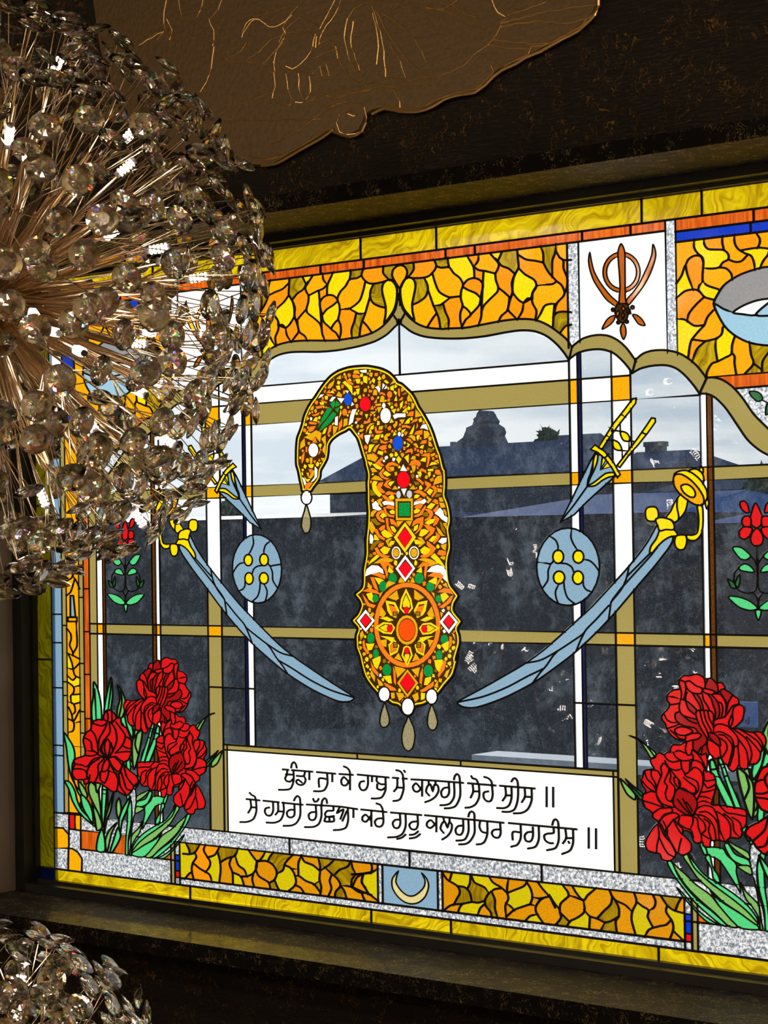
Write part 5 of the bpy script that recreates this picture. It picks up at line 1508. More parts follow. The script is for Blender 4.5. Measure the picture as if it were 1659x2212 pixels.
# clip lines that run under a later motif
covers = [(it['idx'], it['p'], it['p'].min(0), it['p'].max(0)) for it in ITEMS if it['cover']]
LINES = []
for it in ITEMS:
    p = it['p']
    if it['closed']: p = np.vstack([p, p[:1]])
    d = []                                     # resample for clipping
    for a, b in zip(p[:-1], p[1:]):
        k = max(1, int(np.hypot(*(b-a))/2.0)); d += [a+(b-a)*j/k for j in range(k)]
    d.append(p[-1]); d = np.array(d); lo, hi = d.min(0), d.max(0); hid = np.zeros(len(d), bool); cand = []
    for ci, cp, cl, ch in covers:
        if ci <= it['idx'] or (cl > hi).any() or (ch < lo).any(): continue
        hid |= inside(cp, d); cand.append(cp)
    if not hid.any():
        LINES.append(dict(it, p=rdp(p, .12), closed=it['closed'])); continue
    if hid.all(): continue
    hidden = lambda q: any(inside(c, q[None])[0] for c in cand)
    runs, cur = [], []
    for i in range(len(d)):
        if not hid[i]:
            if not cur and i > 0:
                a, b = d[i-1], d[i]
                for _ in range(9):
                    mth = (a+b)/2
                    if hidden(mth): a = mth
                    else: b = mth
                cur.append(a+(a-b)/(np.hypot(*(a-b))+1e-9)*.15)
            cur.append(d[i])
        elif cur:
            a, b = d[i-1], d[i]
            for _ in range(9):
                mth = (a+b)/2
                if hidden(mth): b = mth
                else: a = mth
            cur.append(b+(b-a)/(np.hypot(*(b-a))+1e-9)*.15); runs.append(cur); cur = []
    if cur: runs.append(cur)
    if it['closed'] and len(runs) > 1 and not hid[0] and not hid[-1]: runs[0] = runs.pop()[:-1]+runs[0]
    for r in runs:
        if len(r) > 1: LINES.append(dict(it, p=rdp(np.array(r), .12), closed=False, clipped=True))
# trim ends that overshoot the lead they meet
TA, TB, TO = [], [], []
for i, l in enumerate(LINES):
    if l['ribbon']: p = l['p']; TA.append(p[:-1]); TB.append(p[1:]); TO.append(np.full(len(p)-1, i))
TA, TB, TO = np.vstack(TA), np.vstack(TB), np.concatenate(TO)
for i, l in enumerate(LINES):
    if l['closed'] or not l['ribbon'] or l['group'].rstrip('~') not in ('mosaic_panel', 'side_mosaic', 'left_mosaic', 'bottom_mosaic', 'red_flower', 'curved_sword', 'round_shield', 'emblem_panel'): continue
    for e in (0, 1):
        p = l['p'] if e == 0 else l['p'][::-1]; run = 0; cut = None
        for k in range(len(p)-1):
            a, b = p[k], p[k+1]; d = b-a; L_ = np.hypot(*d)
            if run > 5.5: break
            E_ = TB-TA; den = d[0]*E_[:, 1]-d[1]*E_[:, 0]; r_ = TA-a
            with np.errstate(divide='ignore', invalid='ignore'):
                t = (r_[:, 0]*E_[:, 1]-r_[:, 1]*E_[:, 0])/den; u = (r_[:, 0]*d[1]-r_[:, 1]*d[0])/den
            ok = (TO != i) & (t > 0) & (t < 1) & (u >= 0) & (u <= 1) & (run+t*L_ < 5.5)
            if ok.any(): cut = (k, t[ok].min()); break
            run += L_
        if cut and len(p)-cut[0] >= 2:
            k, t = cut; z = p[k]+(p[k+1]-p[k])*t; dd = p[k]-p[k+1]; z = z+dd/(np.hypot(*dd)+1e-9)*min(.12, t*np.hypot(*dd)); p = np.vstack([[z], p[k+1:]])
        l['p'] = p if e == 0 else p[::-1]
# snap loose ends onto the neighbouring lead
SA, SB, SO = [], [], []
for i, l in enumerate(LINES):
    if not l['ribbon']: continue
    p = l['p']; SA.append(p[:-1]); SB.append(p[1:]); SO.append(np.full(len(p)-1, i))
SA, SB, SO = np.vstack(SA), np.vstack(SB), np.concatenate(SO); SD = SB-SA; SL = (SD**2).sum(1)+1e-9
for i, l in enumerate(LINES):
    if l['closed'] or not l['ribbon']: continue
    tol = 5.2 if l['w'] > 3.9 else 4.2; p = l['p']; msk = SO != i
    for e in (0, -1):
        q = p[e]; t = np.clip(((q-SA)*SD).sum(1)/SL, 0, 1); n = SA+t[:, None]*SD; dd = np.hypot(*(n-q).T); dd[~msk] = 9e9
        k = dd.argmin()
        if .02 < dd[k] < tol:
            z = n[k]+(n[k]-q)/dd[k]*.12; p = np.vstack([[z], p]) if e == 0 else np.vstack([p, [z]])
    l['p'] = p
# planar subdivision into glass cells
VV, EE, key = [], [], {}
def vid(q):
    k = (round(q[0], 3), round(q[1], 3))
    if k not in key: key[k] = len(VV); VV.append(Vector(k))
    return key[k]
for l in LINES:
    ids = [vid(q) for q in l['p']]
    for a, b in zip(ids[:-1], ids[1:]):
        if a != b: EE.append((a, b))
cv, ce, cf, _, oe, _ = geometry.delaunay_2d_cdt(VV, EE, [], 0, .004, True)
cv = np.array([tuple(v) for v in cv]); cf = [tuple(f) for f in cf]
hard = {tuple(sorted(e)) for e, o in zip(ce, oe) if len(o)}
adj = {}
for i, f in enumerate(cf):
    for a, b in ((f[0], f[1]), (f[1], f[2]), (f[2], f[0])): adj.setdefault((min(a, b), max(a, b)), []).append(i)
cell = [-1]*len(cf); cells = []
for i in range(len(cf)):
    if cell[i] >= 0: continue
    st = [i]; cell[i] = len(cells); cur = []
    while st:
        k = st.pop(); cur.append(k); f = cf[k]
        for a, b in ((f[0], f[1]), (f[1], f[2]), (f[2], f[0])):
            e = (min(a, b), max(a, b))
            if e in hard: continue
            for n in adj[e]:
                if cell[n] < 0: cell[n] = cell[i]; st.append(n)
    cells.append(cur)
tri = cv[np.array(cf)]; tar = np.abs((tri[:, 1, 0]-tri[:, 0, 0])*(tri[:, 2, 1]-tri[:, 0, 1])-(tri[:, 2, 0]-tri[:, 0, 0])*(tri[:, 1, 1]-tri[:, 0, 1]))/2
# incentre of the fattest triangle stands for the cell
rep = []
for c in cells:
    best = max(c, key=lambda k: tar[k]/(np.hypot(*(tri[k, 0]-tri[k, 1]))+np.hypot(*(tri[k, 1]-tri[k, 2]))+np.hypot(*(tri[k, 2]-tri[k, 0]))+1e-9))
    a, b, c_ = tri[best]; la, lb, lc = np.hypot(*(b-c_)), np.hypot(*(a-c_)), np.hypot(*(a-b)); rep.append((a*la+b*lb+c_*lc)/(la+lb+lc+1e-9))
rep = np.array(rep); carea = np.array([tar[c].sum() for c in cells])
ccol = [None]*len(cells); cgrp = ['lattice']*len(cells)
for x0, x1, y0, y1, c, g in BOXES:
    s = (rep[:, 0] > x0) & (rep[:, 0] < x1) & (rep[:, 1] > y0) & (rep[:, 1] < y1)
    for i in np.nonzero(s)[0]: ccol[i] = c; cgrp[i] = g
for it in ITEMS:
    if not it['fill']: continue
    lo, hi = it['p'].min(0), it['p'].max(0); s = np.nonzero(((rep > lo) & (rep < hi)).all(1))[0]
    if not len(s): continue
    for i in s[inside(it['p'], rep[s])]: ccol[i] = it['fill']; cgrp[i] = it['group']
for q, c, g in SEEDS:
    s = np.nonzero(((tri.min(1) <= q) & (tri.max(1) >= q)).all(1))[0]
    for k in s:
        a, b, c_ = tri[k]; cr = lambda u, v: u[0]*v[1]-u[1]*v[0]
        s1_, s2_, s3_ = cr(b-a, q-a), cr(c_-b, q-b), cr(a-c_, q-c_)
        if (s1_ >= 0) == (s2_ >= 0) == (s3_ >= 0): i = cell[k]; ccol[i] = c; cgrp[i] = g; break
inr = (np.abs(rep[:, 0]) < UE) & (rep[:, 1] < v0) & (rep[:, 1] > v5)
WROOT = empty('window_1', (AX, 0, CZ)); tag(WROOT, 'leaded stained-glass window with gold borders, red flowers and a jewelled plume', None, None, 'structure')
to3 = lambda q, y=0.0: (q[0]/1000, y, q[1]/1000)
PART = {'lattice': 'pane_lattice', 'border': 'border_strip', 'x': 'pane_lattice'}
def ribbon(mb, p, w, closed):
    """lead came: a rounded bar standing 2.4 mm proud on both faces"""
    n = len(p); h = 2.4 if w > 3.9 else 1.7; w = w/2
    if n < 2: return
    if not closed:
        p = p.copy(); d = p[0]-p[1]; p[0] = p[0]+d/(np.hypot(*d)+1e-9)*w*.55; d = p[-1]-p[-2]; p[-1] = p[-1]+d/(np.hypot(*d)+1e-9)*w*.55
    V = []
    for i in range(n):
        if closed: d1 = p[i]-p[i-1]; d2 = p[(i+1) % n]-p[i]
        else: d1 = p[i]-p[i-1] if i else p[1]-p[0]; d2 = p[i+1]-p[i] if i < n-1 else p[i]-p[i-1]
        d1 = d1/(np.hypot(*d1)+1e-9); d2 = d2/(np.hypot(*d2)+1e-9); t = d1+d2; L_ = np.hypot(*t)
        t = t/L_ if L_ > .05 else d1; c = max(.55, t@d1); nn = np.array([-t[1], t[0]])*w/c
        for k, y in ((1, -.2), (.5, -h), (-.5, -h), (-1, -.2), (-1, .2), (-.5, h), (.5, h), (1, .2)): q = p[i]+nn*k; V.append((q[0]/1000, y/1000, q[1]/1000))
    Fc = []
    for i in range(n if closed else n-1):
        a, b = i*8, ((i+1) % n)*8
        for j in range(8): Fc.append((a+j, a+(j+1) % 8, b+(j+1) % 8, b+j))
    if not closed: Fc += [tuple(range(8))[::-1], tuple(range((n-1)*8, n*8))]
    mb.add(V, Fc)
lead = {}
for l in LINES:
    if l['ribbon']: 
        p = l['p'][:-1] if l['closed'] else l['p']; ribbon(lead.setdefault(l['group'], MB()), p, l['w'], l['closed'])
LBL = {}
def part(g):
    b = g.rstrip('~'); n = PART.get(b, b)
    if n+g[len(b):] not in LBL:
        mb = lead.get(g) or MB(); mb2 = mb
        if b == 'x': g2 = 'lattice'
        LBL[n+g[len(b):]] = link(n, mb2.v, mb2.f, LEAD, WROOT)
    return LBL[n+g[len(b):]]
for g in lead: part(g)
# lead filling between jewels, and every glass cell an object
fillers = {}; ncell = 0; small = {}
order = sorted(range(len(cells)), key=lambda i: -carea[i]); cnt = {}
for i in order:
    if not inr[i] or carea[i] < 2.0: continue
    c = ccol[i] or 'CL'; ids = sorted({v for k in cells[i] for v in cf[k]}); mp = {v: j for j, v in enumerate(ids)}
    q = cv[ids]; fc = [tuple(mp[v] for v in cf[k]) for k in cells[i]]
    if c in ('k', 'PB'):
        mb = fillers.setdefault(cgrp[i], MB()); mb.add([to3(z) for z in q], fc); continue
    cnt[cgrp[i]] = cnt.get(cgrp[i], 0)+1
    if cnt[cgrp[i]] > 300: small.setdefault((cgrp[i], c), MB()).add([to3(z) for z in q], fc); continue
    ce_ = rep[i]; link('glass_piece', [to3(z-ce_) for z in q], fc, GM[c], part(cgrp[i]), to3(ce_)); ncell += 1
for g, mb in fillers.items(): mb.done('lead_filling', UMB, part(g))
for (g, c), mb in small.items(): tag(mb.done('glass_chips', GM[c], part(g)), kind='stuff')
# lettering on the white panel: words of dark strokes
for ln in TEXT.strip().splitlines():
    fr = ln.split()[0]; mb = MB()
    for s in ln[len(fr):].split('|'):
        f2 = fr; t = s.split()
        if t[0].endswith(':'): f2 = t[0][:-1]; t = t[1:]
        q = parse(f2, t); q = spline(q, False, 2.5) if len(q) > 2 else q
        ribbon(mb, q, 4.3, False)
    mb.done('word', LEAD, part('lettered_panel'), (0, -.0012, 0))
print("CELLS", ncell, len(LINES), len(cf), cnt)
# ------------------------------------------------------------ window frame
gx0, gx1, gz0, gz1 = AX-UE/1000, AX+UE/1000, CZ+v5/1000, CZ+v0/1000
fo = empty('frame', (0, 0, 0)); fo.parent = WROOT; fo.location = (-AX, 0, -CZ)
def bar(name, b, lip):
    mb = MB().box(*b).box(*lip); mb.done(name, BLACKF, fo)
e_ = .0005
bar('frame_bar', (XL_+e_, XR_-e_, -.045, .03, gz1+.001, ZT-e_), (gx0, gx1, -.014, .014, gz1-.006, gz1+.002))
bar('frame_bar', (XL_+e_, XR_-e_, -.045, .03, ZS+e_, gz0-.001), (gx0, gx1, -.014, .014, gz0-.002, gz0+.006))
bar('frame_bar', (XL_+e_, gx0-.001, -.045, .03, gz0-.001, gz1+.001), (gx0-.002, gx0+.005, -.014, .014, gz0, gz1))
bar('frame_bar', (gx1+.001, XR_-e_, -.045, .03, gz0-.001, gz1+.001), (gx1-.005, gx1+.002, -.014, .014, gz0, gz1))
# ------------------------------------------------------------ gilded relief on the wall above the window
GOLDW = paint('old_gold_leaf', (.075, .040, .008), .5, .55, 90, .22, .5, (.058, .031, .006)); GOLDL = paint('gold_bead', (.62, .38, .12), .34, .85, 240, .25)
def RL(s): return [(300+float(a.split(',')[0])/1.508, float(a.split(',')[1])/1.508) for a in s.split()]
oc = RL('-128,-330 -128,95 -60,330 60,470 200,525 320,540 400,545 450,540 520,500 600,455 632,432 640,440 655,446 690,450 730,430 745,400 752,378 775,366 800,360 850,370 910,372 960,355 1000,330 1050,315 1095,310 1130,285 1160,255 1185,235 1230,215 1260,195 1310,175 1345,155 1380,135 1430,110 1470,75 1490,55 1505,20 1508,0 1500,-120 1420,-260 1200,-330')
ow = np.array([at_y(x, y, WY) for x, y in oc]); ow = ow[:, [0, 2]]; ow = spline(ow, True, .02)
REL = empty('gilded_wall_relief', (float(ow[:, 0].mean()), WY, float(ow[:, 1].mean())))
tag(REL, 'large gold leaf relief panel with wavy embossed edge on the dark wall above the window', 'relief')
tri_ = geometry.tessellate_polygon([[Vector((x, z, 0)) for x, z in ow]])
n_ = len(ow); cen = np.array([ow[:, 0].mean(), ow[:, 1].mean()]); inn = ow.copy()
tn = np.roll(ow, -1, 0)-np.roll(ow, 1, 0); tn /= np.hypot(tn[:, 0], tn[:, 1])[:, None]; nn_ = np.stack([-tn[:, 1], tn[:, 0]], 1); inn = ow+nn_*.004*(1 if inside(ow, ow[:1]+nn_[:1]*.004)[0] else -1)
Vr = [(x, WY+.0, z) for x, z in ow]+[(x, WY-.008, z) for x, z in ow]+[(x, WY-.012, z) for x, z in inn]
Fr_ = [tuple(2*n_+i for i in t) for t in tri_]+[(k*n_+i, k*n_+(i+1) % n_, (k+1)*n_+(i+1) % n_, (k+1)*n_+i) for k in (0, 1) for i in range(n_)]
L0 = np.array(REL.location); link('relief_panel', [np.array(v)-L0 for v in Vr], Fr_, GOLDW, REL)
mb = MB()
for s in ['430,470 520,425 600,365 650,340 700,332 735,350 742,385 725,425 690,440 655,430 645,400 655,372 690,360 712,372 700,378 680,372', '400,520 450,515 520,480 600,430 640,400', '360,505 410,520 470,500',
          '765,352 790,340 830,350 900,352 960,330 1000,312 1060,295 1095,290 1130,262 1160,230', '1155,235 1150,215 1175,205 1190,215 1230,195 1270,175 1280,150 1310,150 1340,140 1380,118 1430,92 1462,62 1490,40',
          '1150,130 1200,135 1260,140 1330,140', '1140,145 1200,155 1280,160', '1180,75 1260,55 1340,35 1420,22 1490,15', '1175,90 1250,75 1330,68 1400,75 1460,60', '1180,72 1200,60 1170,40 1150,0', '1200,50 1260,30 1330,5',
          '880,262 940,250 1000,240 1040,222 1060,212 1090,180 1130,150 1165,115 1180,80', '700,305 730,295 780,285 830,282 900,275 950,278', '770,265 800,255 850,258 890,262', '640,150 650,190 670,230 700,262 740,275 765,268',
          '770,30 800,90 840,150 880,200 940,250', '790,40 850,80 900,130 940,205', '760,20 790,120 800,190 805,250', '760,40 780,130 775,210', '820,150 850,200 870,255', '930,20 1010,40 1070,60 1110,90 1145,105', '1000,0 1060,40 1100,55',
          '680,60 700,30 740,10 780,5 850,15 900,25 960,30 1010,20 1040,0', '660,0 640,50 600,100 585,150', '640,0 615,50 590,95', '680,60 670,120 690,200 740,270', '700,70 690,140 720,230',
          '575,110 560,170 530,205 500,225 480,215', '470,110 510,105 560,108 578,120 575,155', '455,140 470,110 520,60 560,70 600,100', '440,215 455,150 480,110 470,90 500,40 520,20', '430,240 445,235 440,200', '350,195 390,170 430,130 470,115', '400,210 440,170 470,135',
          '500,50 440,90 380,60 340,110', '370,55 430,40 500,15', '380,60 350,75 335,120', '440,235 445,280 435,320 450,335 480,345 490,335', '480,240 485,290 500,330 490,345', '520,240 525,300 540,330 510,335', '555,250 560,300 545,325', '440,235 490,225 550,240',
          '260,375 330,340 440,300', '-40,390 200,388 420,392 600,388', '245,150 240,200 220,270 200,300', '90,0 80,60 95,110 150,130 200,120 240,150 245,100 230,60 260,30 270,0', '130,0 140,50 190,55 210,0', '245,180 300,200 380,205 430,215', '60,130 85,100 0,150',
          '-60,110 0,140 60,105', '580,150 620,130 650,170', '570,190 610,170 640,160', '565,240 600,210 630,205', '570,255 610,245 640,235', '590,215 600,250', '610,210 620,248', '550,330 600,310 680,305', '550,325 620,345 660,335', '600,310 640,320 700,300',
          '650,280 720,300 760,290', '820,285 850,330 850,352', '300,160 340,150 370,170', '280,190 330,170 350,140', '100,130 110,100 90,60', '500,-60 560,-20 640,-40 760,-60', '300,-30 420,-60 500,-20', '1000,-40 1150,-60 1300,-20']:
    q = np.array([at_y(x, y, WY-.012) for x, y in RL(s)])[:, [0, 2]]; q = spline(q, False, .012)
    q = q+rng.normal(0, .0007, q.shape); mb.tube([(x, WY-.0122, z) for x, z in q], .0016, 5)
for s, r in (('400,540 450,533 520,493 600,448 636,420', .003), ('760,372 800,354 850,363 910,364 960,347 1000,322 1050,308 1095,302 1130,277 1158,248 1185,228 1230,208 1260,188 1310,168 1345,148 1380,128 1430,103 1465,72 1486,50 1498,18 1500,-30', .0032), ('640,430 690,446 728,428 742,398', .003)):
    q = np.array([at_y(x, y, WY-.012) for x, y in RL(s)])[:, [0, 2]]; q = spline(q, False, .015); mb.tube([(x, WY-.0125, z) for x, z in q], r, 6)
mb.done('embossed_lines', GOLDL, REL, tuple(L0)).location = (0, 0, 0)
# ------------------------------------------------------------ crystal chandeliers
CRY = crystal(); ROD = paint('rose_gold_rod', (.82, .64, .42), .2, 1.0); WIRE = ROD; CHIP = emit('led_chip', (1.0, .86, .76), LED_E); BULB = paint('bulb_plastic', (.22, .20, .19), .4)
def crystal_mesh():
    v, f, n = [], [], 16
    rings = ((.42, .0056), (.74, .0038), (1.0, .0007), (1.0, -.0007), (.52, -.0050), (.10, -.0078))
    for k, (r, z) in enumerate(rings):
        for j in range(n): a = 2*math.pi*(j+.5*(k % 2))/n; v.append((CR_R*r*math.cos(a), CR_R*r*math.sin(a), z*CR_R/.023))
    for k in range(5):
        for j in range(n):
            a, b, c, d = k*n+j, k*n+(j+1) % n, (k+1)*n+j, (k+1)*n+(j+1) % n
            if k == 2: f += [(a, c, d, b)] if False else [(a, c, b), (b, c, d)]
            elif k % 2 == 0: f += [(a, c, b), (b, c, d)]
            else: f += [(a, c, d), (a, d, b)]
    f.append(tuple(range(n))); f.append(tuple(range(5*n, 6*n))[::-1]); return v, f
def rot_to(d):
    return Vector(d).to_track_quat('Z', 'Y')
def chandelier(name, label, c, R, N, led_px, extra, seed, ztop):
    g = np.random.default_rng(seed); c = np.array(c); root = empty(name, tuple(c)); tag(root, label, 'chandelier', None)
    cvs, cfs = crystal_mesh(); me = bpy.data.meshes.new('crystal'); me.from_pydata(cvs, [], cfs); me.update(); me.materials.append(CRY)
    dirs = []
    for i in range(N):
        z = 1-2*(i+.5)/N; a = i*2.399963; d = np.array([math.cos(a)*math.sqrt(1-z*z), math.sin(a)*math.sqrt(1-z*z), z])+g.normal(0, .045, 3); dirs.append(d/np.linalg.norm(d))
    dirs = np.array(dirs); pos = dirs*(R*(1-np.abs(g.normal(0, .055, N)))[:, None]-CR_R*.3)
    view = (CAM-c)/np.linalg.norm(CAM-c); vis = dirs@view+dirs@R_*.8; order = np.argsort(-vis); rest = MB()
    for k, i in enumerate(order):
        tl = g.normal(0, .30, 3); q = rot_to(dirs[i]+tl)
        if k < 300:
            o = bpy.data.objects.new('crystal', me); o.location = pos[i]; o.rotation_mode = 'QUATERNION'; o.rotation_quaternion = q; COL.objects.link(o); o.parent = root
        else:
            M = np.array(q.to_matrix()); rest.add([M@np.array(v)+pos[i] for v in cvs], cfs)
    if rest.v: tag(rest.done('crystal_cluster', CRY, root), kind='stuff')
    K = max(40, N//9); nd = []
    for i in range(K):
        z = 1-2*(i+.5)/K; a = i*2.399963+.7; d = np.array([math.cos(a)*math.sqrt(1-z*z), math.sin(a)*math.sqrt(1-z*z), z])+g.normal(0, .06, 3); nd.append(d/np.linalg.norm(d)*R*g.uniform(.46, .66))
    nd = np.array(nd); rods = MB(); wires = MB()
    for p in nd:
        for _ in range(4):
            o_ = g.normal(0, .0035, 3); rods.tube([o_*1.5+p*.06, p+o_], .0017, 5)
    nu = nd/np.linalg.norm(nd, axis=1)[:, None]
    for i in range(N):
        k = int((nu@dirs[i]).argmax()); k = int(np.argsort(-(nu@dirs[i]))[g.integers(0, 2)]) if g.random() < .35 else k
        a, b = nd[k], pos[i]-dirs[i]*.004; wires.tube([a, a+(b-a)*.5+g.normal(0, .004, 3), b], .0009, 4)
        for _ in range(1): rods.tube([g.normal(0, .01, 3), nd[k]*1.0+g.normal(0, .004, 3)], .0012, 4)
    rods.done('rod_bundle', ROD, root).location = (0, 0, 0); tag(wires.done('wire_spray', WIRE, root), kind='stuff')
    hub = MB(); hub.tube([(0, 0, -.03), (0, 0, -.02), (0, 0, .02), (0, 0, .03)], .035, 16); hub.done('hub', ROD, root)
    MB().tube([(0, 0, .03), (0, 0, ztop-c[2])], .0035, 6).done('cable', BLACKF, root)
    body = MB(); chips = MB()
    body.tube([(0, 0, -.022), (0, 0, -.016), (0, 0, .016), (0, 0, .020)], .0058, 8)
    for s in range(4):
        M = np.array(Matrix.Rotation(s*math.pi/2, 3, 'Z'))
        for a in range(3):
            for b in range(5):
                v, f = box(-.0010+(a-1)*.0036, .0010+(a-1)*.0036, .0054, .0064, -.0013+(b-2)*.0062, .0013+(b-2)*.0062); chips.add([M@np.array(p) for p in v], f)
    v1_, f1_ = body.v, body.f; mb_ = bpy.data.meshes.new('led_bulb'); mb_.from_pydata(v1_, [], f1_); mb_.materials.append(BULB); mc_ = bpy.data.meshes.new('led_chips'); mc_.from_pydata(chips.v, [], chips.f); mc_.materials.append(CHIP)
    pl = []
    for px, py, rr in led_px:
        d = ray(px, py); d /= np.linalg.norm(d); oc_ = CAM-c; b_ = oc_@d; rad = R*rr; disc = b_*b_-(oc_@oc_-rad*rad); t = -b_-math.sqrt(disc) if disc > 0 else -b_; pl.append(CAM+d*t-c)
    for i in range(extra):
        d = g.normal(0, 1, 3); pl.append(d/np.linalg.norm(d)*R*.66)
    for p in pl:
        o = bpy.data.objects.new('led_bulb', mb_); o.location = p; o.rotation_mode = 'QUATERNION'; o.rotation_quaternion = rot_to(p+g.normal(0, .05, 3)); COL.objects.link(o); o.parent = root
        q = bpy.data.objects.new('led_chips', mc_); COL.objects.link(q); q.parent = o
        MB().tube([p*.05, p*.94], .0022, 5).done('bulb_arm', ROD, root)
    return root
CY = -1.0
c1 = at_y(-40, 650, CY); R1 = 655/F*((c1-CAM)@F_); c2 = at_y(-60, 2369, CY); c2[0], c2[1] = c1[0], c1[1]; R2 = 392/F*((c2-CAM)@F_)
CR_R = .0238
CH1 = chandelier('crystal_chandelier', 'big round crystal chandelier on gold wires, hiding the upper left of the window', c1, R1, 840,
           [(122, 143, .78), (285, 285, .72), (272, 362, .6), (243, 502, .55), (365, 566, .6), (429, 600, .7), (75, 682, .5), (112, 716, .6), (295, 742, .5), (195, 915, .6), (358, 950, .75), (92, 1075, .7), (20, 292, .6), (450, 720, .7), (300, 1120, .85)], 12, 3, CEIL)
chandelier('crystal_chandelier', 'smaller crystal chandelier cut off by the bottom left corner, hanging under the big one', c2, R2, 330,
           [(60, 2190, .6), (150, 2205, .7)], 9, 5, c1[2]-R1-.005)
MB().tube([(0, 0, -R1-.004), (0, 0, -.03)], .0035, 6).done('lower_cable', BLACKF, CH1)
c3 = np.array([-3.02, -1.62, CZ-.37])
chandelier('crystal_chandelier', 'third crystal chandelier, seen only as glints mirrored in the clear panes', c3, .31, 300, [], 34, 9, CEIL)
chandelier('crystal_chandelier', 'fourth crystal chandelier, glinting in the dark panes beneath the right shield', np.array([-3.66, -2.05, CZ-.2]), .37, 300, [], 36, 11, CEIL)
# ------------------------------------------------------------ the street outside
SLATE = paint('slate_roof', (.034, .09, .25), .8, 0, 6, .2, .1); SLATE2 = paint('grey_slate', (.042, .062, .115), .8, 0, 6, .2, .1); BRICK = paint('dark_brick', (.032, .034, .042), .9, 0, 8, .2); STONE = paint('blue_grey_stone', (.045, .056, .078), .9, 0, 6, .3)  # stone in one even dark blue-grey tone
PALE = paint('pale_coping', (.45, .47, .5), .8); LEAF = paint('leaf_green', (.05, .085, .03), .8); BARK = paint('bark', (.05, .04, .03), .9); SIGNB = paint('blue_board', (.10, .20, .50), .6); PANE = paint('dark_pane', (.02, .025, .03), .1)
_s('ground', [(-140, 60, .6, 140, -.6, -.4)], paint('asphalt', (.05, .052, .055), .9))
def house(name, label, xl, xr, ye, yr, Y, depth, wall=BRICK, roof=SLATE, hip=.5, wins=0, group='houses across the street'):
    a, b = at_y(xl, ye, Y), at_y(xr, ye, Y); x0, x1 = a[0], b[0]; ze = (a[2]+b[2])/2; zr = at_y((xl+xr)/2, yr, Y+depth/2)[2]; zg = -.4
    o = empty(name, ((x0+x1)/2, Y+depth/2, zg)); tag(o, label, 'house', group); L = np.array(o.location)
    MB().box(x0, x1, Y, Y+depth, zg, ze).done('wall', wall, o, tuple(L)).location = (0, 0, 0)
    h = hip*depth/2; ov = .25
    v = [(x0-ov, Y-ov, ze), (x1+ov, Y-ov, ze), (x1+ov, Y+depth+ov, ze), (x0-ov, Y+depth+ov, ze), (x0-ov+h, Y+depth/2, zr), (x1+ov-h, Y+depth/2, zr)]
    link('roof', [np.array(p)-L for p in v], [(0, 1, 5, 4), (1, 2, 5), (2, 3, 4, 5), (3, 0, 4), (3, 2, 1, 0)], roof, o)
    for i in range(wins):
        xc = x0+(x1-x0)*(i+.7)/(wins+.4); zc = ze-1.6
        w_ = MB().box(xc-.5, xc+.5, Y-.06, Y, zc-.7, zc+.7).done('window', PALE, o, tuple(L)); w_.location = (0, 0, 0)
        p_ = MB().box(xc-.42, xc+.42, Y-.08, Y-.05, zc-.62, zc+.62).done('pane', PANE, w_, tuple(L)); p_.location = (0, 0, 0)
    return o, L
def chimney(o, L, xl, xr, yt, yb, Y, d=.22):
    a, b = at_y(xl, yt, Y), at_y(xr, yb, Y); MB().box(a[0], b[0], Y, Y+d, b[2]-.6, a[2]-.12).box(a[0]-.03, b[0]+.03, Y-.03, Y+d+.03, a[2]-.12, a[2]).done('chimney', BRICK, o, tuple(L)).location = (0, 0, 0)
h, L = house('terraced_house', 'long dark slate-roofed house with an ornate shaped gable rising over its ridge', 712, 1248, 1030, 963, 42, 4, STONE, SLATE2, .2, 0)
gp = [(972, 1030), (976, 972), (986, 955), (1000, 945), (1006, 930), (1007, 924), (1020, 918), (1023, 910), (1022, 905), (1028, 900), (1030, 893), (1035, 886), (1040, 893), (1043, 900), (1049, 908), (1047, 914), (1059, 922), (1063, 932), (1060, 940), (1067, 955), (1082, 965), (1100, 975), (1104, 1030)]
Yg = 43.85; g3 = np.array([at_y(x, y, Yg) for x, y in gp]); n_ = len(gp); tri_ = geometry.tessellate_polygon([[Vector((p[0], p[2], 0)) for p in g3]])
Vg = [p-L for p in g3]+[p-L+np.array([0, .7, 0]) for p in g3]; link('shaped_gable', Vg, [tuple(t) for t in tri_]+[tuple(n_+i for i in t)[::-1] for t in tri_]+[(i, (i+1) % n_, n_+(i+1) % n_, n_+i) for i in range(n_)], STONE, h)
fb = at_y(979, 962, Yg+.3); mbf = MB().tube([fb-np.array([0, 0, .35]), fb-np.array([0, 0, .1]), fb, fb+np.array([0, 0, .1])], .05, 8); mbf.tube([fb+np.array([0, 0, z]) for z in (-.1, -.05, 0, .05, .1)], .09, 8); mbf.done('finial', STONE, h, tuple(L)).location = (0, 0, 0)
h, L = house('terraced_house', 'taller slate-roofed house right of the shaped gable', 1120, 1240, 985, 942, 54, 3, STONE, SLATE2, .1, 0)
h, L = house('terraced_house', 'dark house with a tall square chimney at its right end', 1225, 1440, 1015, 979, 38, 3.6, BRICK, SLATE2, .3, 0); chimney(h, L, 1393, 1431, 955, 1000, 39.6)
h, L = house('terraced_house', 'low dark house with a small chimney, right of the tall chimney', 1430, 1600, 1060, 1012, 34, 3.6, BRICK, SLATE2, .5, 0); chimney(h, L, 1456, 1481, 1001, 1030, 35.6)
h, L = house('terraced_house', 'near house with a long blue slate roof behind the right half of the window', 1040, 1450, 1112, 1070, 24, 6, BRICK, SLATE, .2, 0)
h, L = house('terraced_house', 'near house with a bright blue roof at the right edge of the view', 1560, 1800, 1128, 1072, 22, 6, BRICK, SLATE, .2, 0)
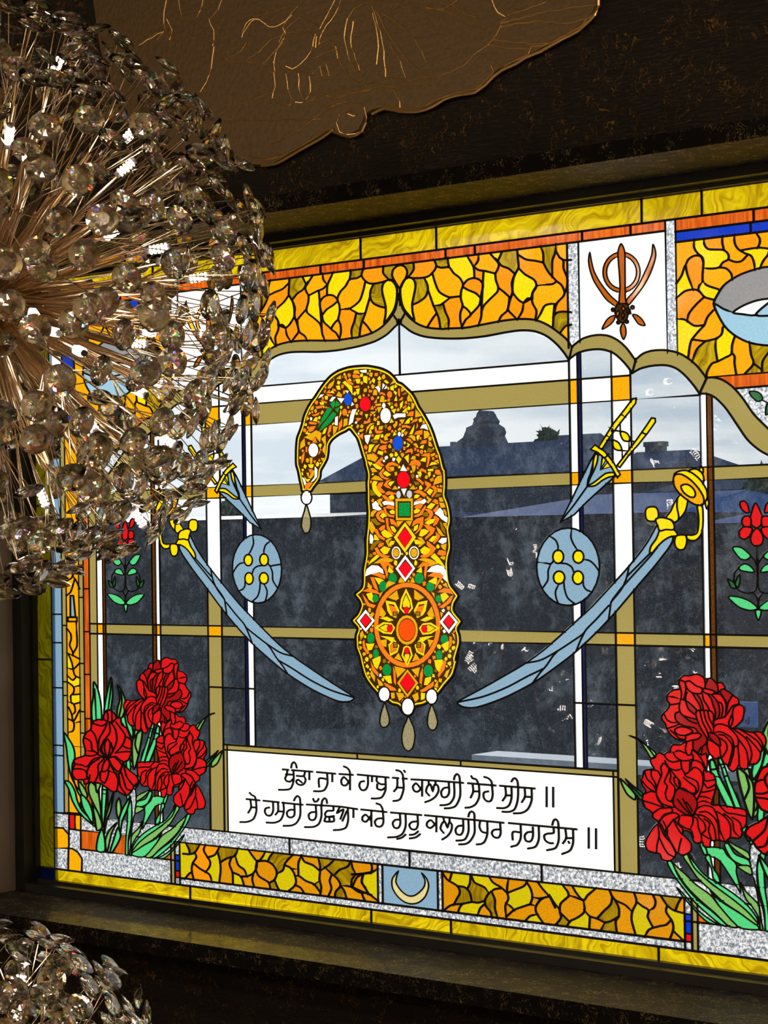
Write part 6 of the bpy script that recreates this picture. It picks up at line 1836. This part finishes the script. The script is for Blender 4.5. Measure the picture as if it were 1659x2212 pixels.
h, L = house('terraced_house', 'flat dark building filling the view below the drop pendant', 60, 712, 1126, 1118, 26, 7, BRICK, SLATE2, .1, 0)
def tree(label, px, py, r, Y, n, seed):
    g = np.random.default_rng(seed); c = at_y(px, py, Y); o = empty('tree', (c[0], Y, -.4)); tag(o, label, 'tree'); L = np.array(o.location)
    MB().tube([(0, 0, 0), (0, 0, c[2]+.4)], .14, 6, r2=.05).done('trunk', BARK, o); cl = MB()
    for _ in range(n):
        d = g.normal(0, 1, 3); d = d/np.linalg.norm(d)*r*g.uniform(.3, 1)**.5; p = np.array([0, 0, c[2]+.4])+d*np.array([1, 1, .9]); t = g.normal(0, .09, 3); s = g.normal(0, .09, 3); cl.add([p-t, p+s, p+t, p-s], [(0, 1, 2, 3)])
    tag(cl.done('foliage', LEAF, o), kind='stuff')
tree('small dark tree standing behind the long roof, right of the shaped gable', 1183, 946, .26, 50, 420, 1); tree('green bushy tree at the right edge beyond the blue roof', 1672, 1064, .5, 31, 700, 2); tree('pale thin tree beside the left end of the flat building', 500, 1104, .3, 35, 160, 3)
# board with lettering seen through the right-hand flowers
bc = at_y(1606, 1543, 12.0); bs = empty('sign_board', (bc[0], 12.0, -.4)); tag(bs, 'blue board on posts seen through the glass beside the right red flowers', 'sign'); hw, hh = .13, .105; zb = bc[2]+.4
MB().box(-hw, hw, -.015, .015, zb-hh, zb+hh).done('board', SIGNB, bs)
for x in (-hw*.8, hw*.8): MB().box(x-.02, x+.02, .015, .05, 0, zb+hh).done('post', BRICK, bs)
inkd = paint('sign_ink', (.01, .012, .02), .6); mb = MB()
for x in (.0, .025): mb.box(x-.006, x+.006, -.019, -.015, zb+.02, zb+.075)
mb.box(-.005, .004, -.019, -.015, zb-.075, zb-.025).box(-.014, .014, -.019, -.015, zb-.048, zb-.040)
mb.tube([(.043+.015*math.cos(a), -.017, zb-.06+.015*math.sin(a)) for a in np.linspace(0, 2*math.pi, 13)[:-1]], .004, 4, True).box(.056, .063, -.019, -.015, zb-.078, zb-.018)
mb.done('lettering', inkd, bs)
pc = at_y(1385, 1650, 10.0); pd = at_y(1540, 1668, 10.0); wl = MB().box(pc[0]-1.5, pd[0]+2, 10.0, 10.25, -.4, pd[2]-.05).done('garden_wall', BRICK); tag(wl, 'low dark garden wall with a pale coping outside the window', 'wall')
MB().box(pc[0]-1.55, pd[0]+2.05, 9.95, 10.3, pd[2]-.05, pd[2]+.02).done('coping', PALE, wl)
